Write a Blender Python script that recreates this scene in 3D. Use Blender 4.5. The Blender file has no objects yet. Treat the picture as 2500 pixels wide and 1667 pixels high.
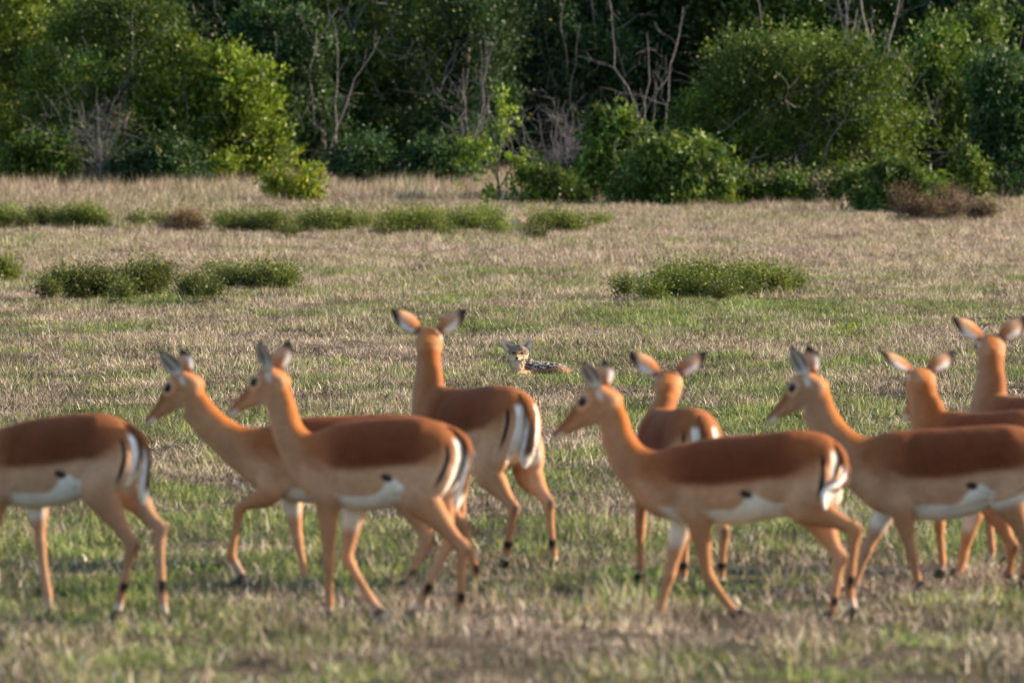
import bpy, math, random
import numpy as np
from mathutils import Vector, Matrix, kdtree

random.seed(7); rng = np.random.default_rng(7)
R = math.radians
S = bpy.context.scene
C = S.collection

# ------------------------------------------------------------------ camera, sky, sun, exposure
FPX, CAMH, HZ = 28800.0, 2.1, 305.0            # focal length in photo pixels, eye height, horizon row
PITCH = math.atan((833.5 - HZ) / FPX)
cam = bpy.data.objects.new('camera', bpy.data.cameras.new('camera'))
C.objects.link(cam); S.camera = cam
cam.location = (0, 0, CAMH); cam.rotation_euler = (R(90) - PITCH, 0, 0)
cam.data.sensor_width = 36; cam.data.lens = FPX / 2500 * 36
cam.data.clip_start = 1; cam.data.clip_end = 6000
cam.data.dof.use_dof = True; cam.data.dof.focus_distance = 98.5; cam.data.dof.aperture_fstop = 9.0

SUN_AZ, SUN_EL = R(79), R(22)                  # azimuth clockwise from the view direction (+y)
W = bpy.data.worlds.new('World'); S.world = W; W.use_nodes = True
nt = W.node_tree; bg = nt.nodes['Background']
sky = nt.nodes.new('ShaderNodeTexSky'); sky.sky_type = 'NISHITA'; sky.sun_disc = False
sky.sun_elevation = SUN_EL; sky.sun_rotation = SUN_AZ
sky.dust_density = 1.0; sky.air_density = 1.0; sky.ozone_density = 0.6
nt.links.new(sky.outputs[0], bg.inputs[0]); bg.inputs[1].default_value = 0.125
sun = bpy.data.objects.new('sun', bpy.data.lights.new('sun', 'SUN')); C.objects.link(sun)
sun.data.energy = 5.0; sun.data.angle = R(0.8); sun.data.color = (1.0, 0.80, 0.58)
sd = Vector((math.sin(SUN_AZ) * math.cos(SUN_EL), math.cos(SUN_AZ) * math.cos(SUN_EL), math.sin(SUN_EL)))
sun.rotation_euler = sd.to_track_quat('Z', 'Y').to_euler(); sun.location = sd * 60
S.view_settings.view_transform = 'Standard'; S.view_settings.look = 'None'
S.view_settings.gamma = 1; S.view_settings.exposure = 1.02; S.view_settings.use_curve_mapping = False
S.cycles.use_denoising = True
S.cycles.max_bounces = 6; S.cycles.transparent_max_bounces = 4

# ------------------------------------------------------------------ numeric helpers
def sst(a, b, x):
    t = np.clip((np.asarray(x, float) - a) / (b - a), 0, 1); return t * t * (3 - 2 * t)
def lerp(a, b, t):
    a = np.asarray(a, float); b = np.asarray(b, float); t = np.asarray(t, float)
    if a.ndim and t.ndim == 1: t = t[:, None]
    return a + (b - a) * t
def _h(ix, iy, s):
    n = (ix.astype(np.int64) * 374761393 + iy.astype(np.int64) * 668265263 + s * 1442695041) & 0x7fffffff
    n = ((n ^ (n >> 13)) * 1274126177) & 0x7fffffff
    return ((n ^ (n >> 16)) & 0xffff) / 65535.0
def vnoise(x, y, s=0):
    x = np.asarray(x, float); y = np.asarray(y, float)
    ix = np.floor(x); iy = np.floor(y); fx = x - ix; fy = y - iy
    fx = fx * fx * (3 - 2 * fx); fy = fy * fy * (3 - 2 * fy)
    a = _h(ix, iy, s); b = _h(ix + 1, iy, s); c = _h(ix, iy + 1, s); d = _h(ix + 1, iy + 1, s)
    return (a * (1 - fx) + b * fx) * (1 - fy) + (c * (1 - fx) + d * fx) * fy
def fbm(x, y, s=0, o=3):
    v = 0; a = .5; t = 0
    for k in range(o):
        v = v + a * vnoise(x * 2 ** k, y * 2 ** k, s + k * 17); t += a; a *= .5
    return v / t
def gz(x, y):
    """height of the ground: level meadow, then a slow rise towards the thicket"""
    x = np.asarray(x, float); y = np.asarray(y, float)
    t = np.clip(y - 100, 0, 165)
    z = 0.0000625 * t * t
    z = z - 0.0011 * np.clip(t - 100, 0, 65) * np.clip((x + 6) / 12, -1, 1) * 0.0
    z = z + (fbm(x / 3.1, y / 6.0, 3) - .5) * .09 + (fbm(x / .8, y / 1.1, 9) - .5) * .035
    return z
CO = Vector((0, 0, CAMH))
def ray(px, py):
    u = (px - 1250) / FPX; v = (833.5 - py) / FPX
    c, s = math.cos(PITCH), math.sin(PITCH)
    return Vector((u, c + v * s, -s + v * c))
def at(px, py):
    """the point of the ground seen at a place in the photograph"""
    r = ray(px, py); lo, hi = 20.0, 280.0
    for y in np.arange(40, 280, .5):
        t = y / r.y
        if CAMH + r.z * t <= float(gz(r.x * t, y)): break
    return Vector((r.x * t, y, float(gz(r.x * t, y))))

# ------------------------------------------------------------------ mesh / material helpers
def link(name, me, parent=None, mats=()):
    o = bpy.data.objects.new(name, me); C.objects.link(o)
    for m in mats: me.materials.append(m)
    if parent: o.parent = parent
    return o
def mesh(name, V, F, smooth=True, col=None):
    me = bpy.data.meshes.new(name)
    V = np.asarray(V, float)
    if isinstance(F, np.ndarray):
        me.vertices.add(len(V)); me.vertices.foreach_set('co', V.ravel())
        n = F.shape[1]
        me.loops.add(F.size); me.loops.foreach_set('vertex_index', F.ravel().astype(np.int32))
        me.polygons.add(len(F)); me.polygons.foreach_set('loop_start', np.arange(0, F.size, n, dtype=np.int32))
        me.update(calc_edges=True)
    else:
        me.from_pydata([tuple(v) for v in V], [], F)
    if smooth: me.polygons.foreach_set('use_smooth', [True] * len(me.polygons))
    if col is not None:
        a = me.attributes.new('Col', 'FLOAT_COLOR', 'POINT')
        cc = np.ones((len(V), 4)); cc[:, :3] = col; a.data.foreach_set('color', cc.ravel())
    return me
def thing(name, label, cat, loc=(0, 0, 0), rz=0, group=None):
    o = bpy.data.objects.new(name, None); C.objects.link(o)
    o.location = loc; o.rotation_euler = (0, 0, rz); o['label'] = label; o['category'] = cat
    if group: o['group'] = group
    o.empty_display_size = .1
    return o
def newmat(name):
    m = bpy.data.materials.new(name); m.use_nodes = True
    return m, m.node_tree, m.node_tree.nodes['Principled BSDF']
def N(nt, t, **kw):
    n = nt.nodes.new(t)
    for k, v in kw.items(): setattr(n, k, v)
    return n
def coat_mat(name, rough=.75, var=.28, scale=90, sheen=.02):
    m, t, b = newmat(name)
    a = N(t, 'ShaderNodeAttribute', attribute_name='Col')
    tc = N(t, 'ShaderNodeTexCoord'); mp = N(t, 'ShaderNodeMapping'); mp.inputs['Scale'].default_value = (.35, 1, 1)
    no = N(t, 'ShaderNodeTexNoise'); no.inputs['Scale'].default_value = scale; no.inputs['Detail'].default_value = 5
    n2 = N(t, 'ShaderNodeTexNoise'); n2.inputs['Scale'].default_value = 9; n2.inputs['Detail'].default_value = 3
    t.links.new(tc.outputs['Object'], mp.inputs[0]); t.links.new(mp.outputs[0], no.inputs[0]); t.links.new(tc.outputs['Object'], n2.inputs[0])
    ad = N(t, 'ShaderNodeMath', operation='ADD'); t.links.new(no.outputs[0], ad.inputs[0]); t.links.new(n2.outputs[0], ad.inputs[1])
    mr = N(t, 'ShaderNodeMapRange'); mr.inputs[1].default_value = .5; mr.inputs[2].default_value = 1.5
    mr.inputs[3].default_value = 1 - var; mr.inputs[4].default_value = 1 + var
    t.links.new(ad.outputs[0], mr.inputs[0])
    mx = N(t, 'ShaderNodeVectorMath', operation='SCALE'); t.links.new(a.outputs[0], mx.inputs[0]); t.links.new(mr.outputs[0], mx.inputs['Scale'])
    t.links.new(mx.outputs[0], b.inputs['Base Color'])
    b.inputs['Roughness'].default_value = rough; b.inputs['Specular IOR Level'].default_value = .12
    b.inputs['Sheen Weight'].default_value = sheen; b.inputs['Sheen Roughness'].default_value = .5
    b.inputs['Sheen Tint'].default_value = (1, .8, .6, 1)
    bp = N(t, 'ShaderNodeBump'); bp.inputs['Strength'].default_value = .35; bp.inputs['Distance'].default_value = .004
    t.links.new(no.outputs[0], bp.inputs['Height']); t.links.new(bp.outputs[0], b.inputs['Normal'])
    return m
def flat_mat(name, col, rough=.6, spec=.3, noise=0.0, nscale=20):
    m, t, b = newmat(name)
    b.inputs['Base Color'].default_value = (*col, 1); b.inputs['Roughness'].default_value = rough
    b.inputs['Specular IOR Level'].default_value = spec
    if noise:
        tc = N(t, 'ShaderNodeTexCoord'); no = N(t, 'ShaderNodeTexNoise'); no.inputs['Scale'].default_value = nscale
        no.inputs['Detail'].default_value = 6
        cr = N(t, 'ShaderNodeMapRange'); cr.inputs[1].default_value = .3; cr.inputs[2].default_value = .7
        cr.inputs[3].default_value = 1 - noise; cr.inputs[4].default_value = 1 + noise
        vm = N(t, 'ShaderNodeVectorMath', operation='SCALE'); vm.inputs[0].default_value = col
        t.links.new(tc.outputs['Object'], no.inputs[0]); t.links.new(no.outputs[0], cr.inputs[0])
        t.links.new(cr.outputs[0], vm.inputs['Scale']); t.links.new(vm.outputs[0], b.inputs['Base Color'])
    return m
def leaf_mat(name, rough=.5, transl=.28):
    m, t, b = newmat(name)
    a = N(t, 'ShaderNodeAttribute', attribute_name='Col')
    t.links.new(a.outputs[0], b.inputs['Base Color']); b.inputs['Roughness'].default_value = rough
    b.inputs['Specular IOR Level'].default_value = .3
    tr = N(t, 'ShaderNodeBsdfTranslucent'); mx = N(t, 'ShaderNodeMixShader'); mx.inputs[0].default_value = transl
    vm = N(t, 'ShaderNodeVectorMath', operation='MULTIPLY'); vm.inputs[1].default_value = (1.25, 1.15, .5)
    t.links.new(a.outputs[0], vm.inputs[0]); t.links.new(vm.outputs[0], tr.inputs[0])
    out = t.nodes['Material Output']
    t.links.new(b.outputs[0], mx.inputs[1]); t.links.new(tr.outputs[0], mx.inputs[2]); t.links.new(mx.outputs[0], out.inputs[0])
    return m
M_coat = coat_mat('impala_coat'); M_jackal = coat_mat('jackal_fur', .85, .45, 60, .2)
M_eye = flat_mat('dark_eye', (.006, .005, .006), .12, .6)
M_hoof = flat_mat('hoof_horn', (.03, .026, .025), .5, .4, .4, 60)
M_leaf = leaf_mat('leaves'); M_bark = flat_mat('grey_bark', (.14, .125, .115), .9, .1, .4, 8)
M_dead = flat_mat('bleached_wood', (.17, .16, .165), .9, .1, .35, 10)

# ------------------------------------------------------------------ ground
def axis(lo, hi, step, far, n):
    core = np.arange(lo, hi + 1e-6, step)
    g = np.geomspace(step, far, n).cumsum()
    return np.concatenate([lo - g[::-1], core, hi + g])
gx = axis(-16, 16, .4, 700, 26); gy = np.concatenate([-np.geomspace(2, 900, 14).cumsum()[::-1] + 30, np.arange(30, 275, .5), 275 + np.geomspace(2, 700, 18).cumsum()])
GX, GY = np.meshgrid(gx, gy); nx = len(gx); ny = len(gy)
GZ = gz(GX, GY)
idx = np.arange(nx * ny).reshape(ny, nx)
F = np.stack([idx[:-1, :-1], idx[:-1, 1:], idx[1:, 1:], idx[1:, :-1]], -1).reshape(-1, 4)
m, t, b = newmat('meadow_soil')
geo = N(t, 'ShaderNodeNewGeometry'); n1 = N(t, 'ShaderNodeTexNoise'); n1.inputs['Scale'].default_value = .7; n1.inputs['Detail'].default_value = 8
n1.inputs['Roughness'].default_value = .7
cr = N(t, 'ShaderNodeValToRGB'); e = cr.color_ramp.elements
e[0].position = .35; e[0].color = (.025, .032, .012, 1); e[1].position = .65; e[1].color = (.085, .06, .038, 1)
t.links.new(geo.outputs['Position'], n1.inputs[0]); t.links.new(n1.outputs[0], cr.inputs[0]); t.links.new(cr.outputs[0], b.inputs['Base Color'])
b.inputs['Roughness'].default_value = .95; b.inputs['Specular IOR Level'].default_value = .1
g = link('ground', mesh('ground', np.stack([GX.ravel(), GY.ravel(), GZ.ravel()], -1), F), None, [m]); g['kind'] = 'structure'

# ------------------------------------------------------------------ grass (nobody could count it)
def blade_clump(name, n, rad, hmin, hmax, w, lean, seed, curl=.6, nseg=3, spr=.30):
    r = np.random.default_rng(seed); V = []; F = []; K = []
    for i in range(n):
        a = r.uniform(0, 2 * math.pi); q = rad * math.sqrt(r.uniform()); bx, by = q * math.cos(a), q * math.sin(a)
        h = r.uniform(hmin, hmax) * (1 - .35 * (q / rad) ** 2); d = r.uniform(0, 2 * math.pi)
        th = abs(r.normal(lean, spr)); cu = r.normal(curl, .55); tw = d + math.pi / 2 + r.normal(0, .7)
        sx, sy = math.cos(tw), math.sin(tw); p = np.array([bx, by, -.01]); ww = w * r.uniform(.5, 1.25) * (1.7 if r.uniform() < .15 else 1); rr = r.uniform()
        base = len(V); L = h / nseg
        for s in range(nseg + 1):
            k = ww * (1 - (s / nseg) ** 1.6) * .5 + .0003
            V += [(p[0] - sx * k, p[1] - sy * k, p[2]), (p[0] + sx * k, p[1] + sy * k, p[2])]; K += [(rr, s / nseg, r.uniform())] * 2
            p = p + L * np.array([math.sin(th) * math.cos(d), math.sin(th) * math.sin(d), math.cos(th)]); th = min(th + cu / nseg * 1.3, 1.9); d += r.normal(0, .45)
        for s in range(nseg):
            j = base + 2 * s; F.append((j, j + 1, j + 3, j + 2))
    me = mesh(name, np.array(V), np.array(F), False, np.array(K))
    return me

def grass_mat():
    m, t, b = newmat('grass_blades')
    K = N(t, 'ShaderNodeAttribute', attribute_name='Col'); sp = N(t, 'ShaderNodeSeparateColor'); t.links.new(K.outputs[0], sp.inputs[0])
    G = N(t, 'ShaderNodeAttribute', attribute_name='green', attribute_type='INSTANCER')
    D = N(t, 'ShaderNodeAttribute', attribute_name='tone', attribute_type='INSTANCER')
    # dry: blade random -> straw colours
    c1 = N(t, 'ShaderNodeValToRGB'); e = c1.color_ramp.elements
    e[0].position = 0; e[0].color = (.05, .033, .026, 1); e[1].position = 1; e[1].color = (.86, .75, .62, 1)
    k = c1.color_ramp.elements.new(.35); k.color = (.19, .125, .09, 1)
    k = c1.color_ramp.elements.new(.7); k.color = (.42, .31, .225, 1)
    c2 = N(t, 'ShaderNodeValToRGB'); e = c2.color_ramp.elements
    e[0].position = 0; e[0].color = (.025, .060, .014, 1); e[1].position = 1; e[1].color = (.36, .37, .11, 1)
    k = c2.color_ramp.elements.new(.5); k.color = (.10, .158, .038, 1)
    t.links.new(sp.outputs[0], c1.inputs[0]); t.links.new(sp.outputs[0], c2.inputs[0])
    # is this blade green? compare second random with the patch value
    ad = N(t, 'ShaderNodeMath', operation='SUBTRACT'); t.links.new(G.outputs['Fac'], ad.inputs[0])
    ms = N(t, 'ShaderNodeMath', operation='FRACT'); mm = N(t, 'ShaderNodeMath', operation='MULTIPLY'); mm.inputs[1].default_value = 7.31
    t.links.new(sp.outputs[0], mm.inputs[0]); t.links.new(mm.outputs[0], ms.inputs[0]); t.links.new(ms.outputs[0], ad.inputs[1])
    mr = N(t, 'ShaderNodeMapRange'); mr.inputs[1].default_value = -.12; mr.inputs[2].default_value = .12
    t.links.new(ad.outputs[0], mr.inputs[0])
    mx = N(t, 'ShaderNodeMix', data_type='RGBA'); t.links.new(mr.outputs[0], mx.inputs['Factor'])
    t.links.new(c1.outputs[0], mx.inputs['A']); t.links.new(c2.outputs[0], mx.inputs['B'])
    vm = N(t, 'ShaderNodeVectorMath', operation='SCALE'); t.links.new(mx.outputs['Result'], vm.inputs[0]); t.links.new(D.outputs['Fac'], vm.inputs['Scale'])
    t.links.new(vm.outputs[0], b.inputs['Base Color']); b.inputs['Roughness'].default_value = .55; b.inputs['Specular IOR Level'].default_value = .3
    tr = N(t, 'ShaderNodeBsdfTranslucent'); t.links.new(vm.outputs[0], tr.inputs[0])
    mxs = N(t, 'ShaderNodeMixShader'); mxs.inputs[0].default_value = .3
    t.links.new(b.outputs[0], mxs.inputs[1]); t.links.new(tr.outputs[0], mxs.inputs[2]); t.links.new(mxs.outputs[0], t.nodes['Material Output'].inputs[0])
    return m
M_grass = grass_mat()

# patches of green and of dry straw, as they lie on the meadow: place in the photo, spread, weight
GREENS = [(1750, 770, 420, 45, .5), (1150, 790, 180, 28, .55), (1900, 900, 300, 50, .3), (1560, 1010, 240, 45, .35), (450, 1080, 260, 110, .5), (250, 1180, 200, 60, .3),
          (1380, 1190, 200, 120, .5), (1350, 1330, 260, 45, .6), (1880, 1350, 260, 50, .55), (700, 1290, 160, 50, .35), (500, 1400, 160, 30, .4), (2330, 1340, 160, 80, .4),
          (820, 930, 200, 30, .35), (250, 1010, 200, 30, .4), (1000, 660, 300, 25, .25), (1260, 910, 200, 40, .25), (100, 1450, 200, 40, .3), (900, 640, 400, 25, .25), (1930, 1030, 160, 30, .45),
          (1250, 1600, 600, 50, .35), (300, 1560, 300, 60, .3), (1000, 548, 430, 20, .75), (130, 545, 160, 18, .6), (1650, 560, 200, 15, .3), (2200, 760, 250, 30, .2), (2380, 900, 150, 60, .15)]
DRYS = [(450, 860, 500, 60, .35), (900, 850, 200, 40, .35), (1250, 620, 900, 40, .3), (2200, 640, 400, 60, .35), (1600, 1590, 900, 60, .25), (600, 640, 300, 20, .3), (2150, 960, 150, 60, .25),
        (1100, 870, 120, 40, .3), (700, 1450, 300, 40, .15), (1900, 1520, 400, 30, .25)]
def to_px(x, y, z):
    c, s = math.cos(PITCH), math.sin(PITCH); f = y * c - (z - CAMH) * s; u = y * s + (z - CAMH) * c
    return 1250 + FPX * x / f, 833.5 - FPX * u / f
def scatter(n, ylo, yhi, pad=1.16, power=1.0):
    u = rng.uniform(size=n); y = np.sqrt(ylo ** 2 + u ** power * (yhi ** 2 - ylo ** 2))
    x = rng.uniform(-1, 1, n) * (.0434 * y * pad + .6)
    return x, y
def gn_scatter(name, label, x, y, green, tone, scale, coll_objs, zoff=0):
    z = gz(x, y) + zoff
    me = mesh(name, np.stack([x, y, z], -1), np.zeros((0, 3), int), False) if False else bpy.data.meshes.new(name)
    me.vertices.add(len(x)); me.vertices.foreach_set('co', np.stack([x, y, z], -1).ravel())
    for nm, v in (('green', green), ('tone', tone), ('scl', scale), ('rz', rng.uniform(0, 6.283, len(x)))):
        a = me.attributes.new(nm, 'FLOAT', 'POINT'); a.data.foreach_set('value', np.asarray(v, np.float32))
    o = link(name, me); o['kind'] = 'stuff'; o['label'] = label; o['category'] = 'grass'
    ng = bpy.data.node_groups.new(name, 'GeometryNodeTree')
    ng.interface.new_socket('Geometry', in_out='INPUT', socket_type='NodeSocketGeometry')
    ng.interface.new_socket('Geometry', in_out='OUTPUT', socket_type='NodeSocketGeometry')
    gi = ng.nodes.new('NodeGroupInput'); go = ng.nodes.new('NodeGroupOutput')
    ip = ng.nodes.new('GeometryNodeInstanceOnPoints')
    jg = ng.nodes.new('GeometryNodeGeometryToInstance')
    for c in reversed(coll_objs):
        oi = ng.nodes.new('GeometryNodeObjectInfo'); oi.inputs[0].default_value = c
        oi.inputs['As Instance'].default_value = True
        ng.links.new(oi.outputs['Geometry'], jg.inputs[0])
    jn = ng.nodes.new('GeometryNodeJoinGeometry')
    ng.nodes.remove(jg)
    for c in coll_objs:
        oi = ng.nodes.new('GeometryNodeObjectInfo'); oi.inputs[0].default_value = c; oi.inputs['As Instance'].default_value = True
        ng.links.new(oi.outputs['Geometry'], jn.inputs[0])
    ng.links.new(gi.outputs[0], ip.inputs['Points']); ng.links.new(jn.outputs[0], ip.inputs['Instance'])
    ip.inputs['Pick Instance'].default_value = True
    rn = ng.nodes.new('FunctionNodeRandomValue'); rn.data_type = 'INT'; rn.inputs[4].default_value = 0; rn.inputs[5].default_value = len(coll_objs) - 1
    ng.links.new(rn.outputs[2], ip.inputs['Instance Index'])
    for nm, sock in (('rz', 'Rotation'), ('scl', 'Scale')):
        na = ng.nodes.new('GeometryNodeInputNamedAttribute'); na.data_type = 'FLOAT'; na.inputs[0].default_value = nm
        cx = ng.nodes.new('ShaderNodeCombineXYZ')
        if nm == 'rz': ng.links.new(na.outputs[0], cx.inputs[2])
        else:
            cx.inputs[0].default_value = 1; cx.inputs[1].default_value = 1; ng.links.new(na.outputs[0], cx.inputs[2])
        ng.links.new(cx.outputs[0], ip.inputs[sock])
    ng.links.new(ip.outputs[0], go.inputs[0])
    md = o.modifiers.new('scatter', 'NODES'); md.node_group = ng
    return o
def proto(name, me):
    """a tuft of blades, not linked into the scene itself; only the source of the grass stuff"""
    me.materials.append(M_grass)
    o = bpy.data.objects.new(name, me)
    return o
short = [proto('grass_tuft', blade_clump('t%d' % i, (76, 120)[i % 2], .17, (.045, .05)[i % 2], (.12, .13)[i % 2], (.0064, .0050)[i % 2], (.70, 1.15)[i % 2], 20 + i, (1.0, .5)[i % 2], 3, (.30, .55)[i % 2])) for i in range(10)]
tall = [proto('tall_tuft', blade_clump('u%d' % i, 60, .24, .08, .26, .007, .45, 40 + i, .8)) for i in range(5)]
def patch(x, y, z):
    px, py = to_px(x, y, z); v = np.zeros_like(x)
    for (a, b_, ra, rb, w) in GREENS: v += w * np.exp(-((px - a) / ra) ** 2 - ((py - b_) / rb) ** 2)
    for (a, b_, ra, rb, w) in DRYS: v -= w * np.exp(-((px - a) / ra) ** 2 - ((py - b_) / rb) ** 2)
    return v
def do_grass():
    x, y = scatter(60000, 40, 236)
    z = gz(x, y)
    n1 = fbm(x / .8, y / 3.2, 31, 3); n2 = fbm(x / .3, y / .9, 41, 2); n3 = fbm(x / 2.2, y / 9, 51, 2)
    far = sst(105, 190, y)
    green = .41 + (n1 - .5) * 1.7 + (n3 - .5) * .7 + (n2 - .5) * 1.3 + patch(x, y, z) * .70 - far * .16
    green = np.clip(green, .02, .97)
    tone = np.clip(1.06 + .9 * (n2 - .5) + .7 * (fbm(x / .5, y / 2, 61, 2) - .5) + rng.normal(0, .36, len(x)) + .14 * far, .28, 2.0)
    sc = .35 + 1.3 * fbm(x / .45, y / .9, 71, 2) + rng.uniform(-.15, .2, len(x)) + .35 * far - .25 * sst(.2, .0, green)
    sc = sc * (1 - .45 * np.exp(-((x - .17) / .38) ** 2 - ((y - 98.6) / 1.6) ** 2))
    keep = rng.uniform(size=len(x)) < .93
    gn_scatter('meadow_grass', 'short matted grass of mixed straw and green blades covering the meadow', x[keep], y[keep], green[keep], tone[keep], sc[keep], short)
    # taller pale grass along the foot of the thicket, thinning towards the open meadow
    x, y = scatter(17000, 128, 240)
    dens = (sst(130, 200, y) + sst(200, 216, y)) * (.25 + .9 * sst(.4, .62, fbm(x / 1.1, y / 7, 81, 3)))
    k = rng.uniform(size=len(x)) < dens; x, y = x[k], y[k]
    n1 = fbm(x / 1.0, y / 5, 91, 3)
    green = np.clip(.12 + (n1 - .5) * 1.2, 0, .8)
    gn_scatter('tall_dry_grass', 'taller pale dry grass standing along the foot of the thicket', x, y, green, 1.0 + .5 * n1 + rng.normal(0, .15, len(x)), .40 + .6 * n1 + 1.25 * sst(196, 222, y) + rng.uniform(0, .5, len(x)) ** 3 * 6 * (rng.uniform(size=len(x)) < .25), tall)
do_grass()

# ------------------------------------------------------------------ animals
class Body:
    """collects lofted limbs with a coat colour per vertex; fused into one continuous skin"""
    def __init__(s): s.V = []; s.F = []; s.P = []
    def loft(s, cen, ux, uy, part, n=28, sup=2.0):
        """rings centred on cen; ux, uy half-axis vectors; part = array rows stored per vertex (kind, a, b)"""
        base = len(s.V)
        for i, (c, a, b_) in enumerate(zip(cen, ux, uy)):
            for k in range(n):
                th = 2 * math.pi * k / n; ct, st = math.cos(th), math.sin(th)
                s.V.append(c + a * ct + b_ * st); s.P.append((*part[i], th))
            if i:
                o = base + (i - 1) * n
                for k in range(n): s.F.append((o + k, o + (k + 1) % n, o + n + (k + 1) % n, o + n + k))
        m_ = len(cen) - 1
        for i, rev in ((0, True), (m_, False)):
            s.V.append(cen[i]); s.P.append((*part[i], 0)); c = len(s.V) - 1; o = base + i * n
            for k in range(n):
                f = (o + k, o + (k + 1) % n, c); s.F.append(f[::-1] if rev else f)
def smooth_path(pts, per):
    """Catmull-Rom through rows of numbers"""
    P = np.array(pts, float); n = len(P); out = []; T = []
    for i in range(n - 1):
        p0 = P[max(i - 1, 0)]; p1 = P[i]; p2 = P[i + 1]; p3 = P[min(i + 2, n - 1)]
        for k in range(per):
            t = k / per
            out.append(.5 * ((2 * p1) + (p2 - p0) * t + (2 * p0 - 5 * p1 + 4 * p2 - p3) * t * t + (3 * p1 - p0 - 3 * p2 + p3) * t ** 3)); T.append(i + t)
    out.append(P[-1]); T.append(n - 1.0)
    return np.array(out), np.array(T)
def fuse(B, voxel, it=5):
    me = bpy.data.meshes.new('tmp'); me.from_pydata([tuple(v) for v in B.V], [], B.F)
    o = bpy.data.objects.new('tmp', me); C.objects.link(o)
    r = o.modifiers.new('r', 'REMESH'); r.mode = 'VOXEL'; r.voxel_size = voxel
    q = o.modifiers.new('s', 'SMOOTH'); q.factor = .5; q.iterations = it
    dg = bpy.context.evaluated_depsgraph_get(); dg.update()
    res = bpy.data.meshes.new_from_object(o.evaluated_get(dg))
    bpy.data.objects.remove(o)
    n = len(res.vertices); V = np.zeros(n * 3); res.vertices.foreach_get('co', V); V = V.reshape(-1, 3)
    Nn = np.zeros(n * 3); res.vertices.foreach_get('normal', Nn); Nn = Nn.reshape(-1, 3)
    F = [tuple(p.vertices) for p in res.polygons]
    bpy.data.meshes.remove(res)
    return V, Nn, F
def nearest(B, V, k=3):
    kd = kdtree.KDTree(len(B.V))
    for i, v in enumerate(B.V): kd.insert(v, i)
    kd.balance()
    I = np.zeros((len(V), k), int); Dd = np.zeros((len(V), k))
    for i, v in enumerate(V):
        for j, (_, ix, d) in enumerate(kd.find_n(v, k)): I[i, j] = ix; Dd[i, j] = d
    return I, Dd

SADDLE = np.array((.152, .043, .016)); RUF = np.array((.32, .115, .037)); TAN = np.array((.43, .215, .108)); PALE = np.array((.56, .345, .22))
WHITE = np.array((.80, .76, .70)); BLACK = np.array((.014, .011, .012)); ORANGE = np.array((.46, .155, .035)); GREYW = np.array((.50, .46, .44))
KT, KN, KH, KF, KR, KA = 0, 1, 2, 3, 4, 5          # trunk, neck, head, front leg, hind leg, tail

HEAD = [(-.044, -.030, -.050, .020), (-.036, -.010, -.062, .038), (-.020, .016, -.074, .050), (.0, .040, -.084, .058), (.03, .054, -.090, .057), (.065, .053, -.087, .056), (.095, .042, -.078, .046),
        (.13, .026, -.068, .034), (.17, .010, -.058, .027), (.205, -.002, -.053, .0245), (.235, -.010, -.051, .0245), (.255, -.018, -.049, .020), (.265, -.027, -.045, .011)]
def head_cols(x, y, z):
    """coat of the face in the head's own frame"""
    n = len(x); c = np.tile(TAN, (n, 1)).astype(float)
    c = lerp(c, np.array((.36, .17, .075)), sst(.0, .03, z - (.045 - .22 * x)) * .8)              # crown and bridge
    c = lerp(c, np.array((.24, .095, .04)), sst(-.035, .0, z - (.03 - .21 * x)) * sst(.075, .13, x) * (1 - sst(.235, .25, x)))
    c = lerp(c, PALE, sst(-.02, -.06, z) * .6)
    c = lerp(c, WHITE, sst(-.055, -.075, z) * sst(.05, .10, x) * .5)
    c = lerp(c, WHITE, sst(.20, .225, x) * sst(-.030, -.040, z))                                   # lips and chin
    c = lerp(c, BLACK * 4, sst(.232, .248, x) * sst(-.038, -.030, z))                              # nose pad
    c = lerp(c, ORANGE, sst(.03, .012, np.abs(y)) * sst(.03, -.01, x) * .8)
    de = np.hypot((x - .078) * .85, z - .014); side = sst(.02, .035, np.abs(y))
    c = lerp(c, PALE * 1.25, (1 - sst(.018, .042, de)) * side * .75)
    c = lerp(c, BLACK * 2, (1 - sst(.014, .021, de)) * side)
    c = lerp(c, WHITE, (1 - sst(.004, .024, np.hypot((x - .006) * 1.3, (z + .002) * .6))) * side * .65)             # patch under the ear
    return c
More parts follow.
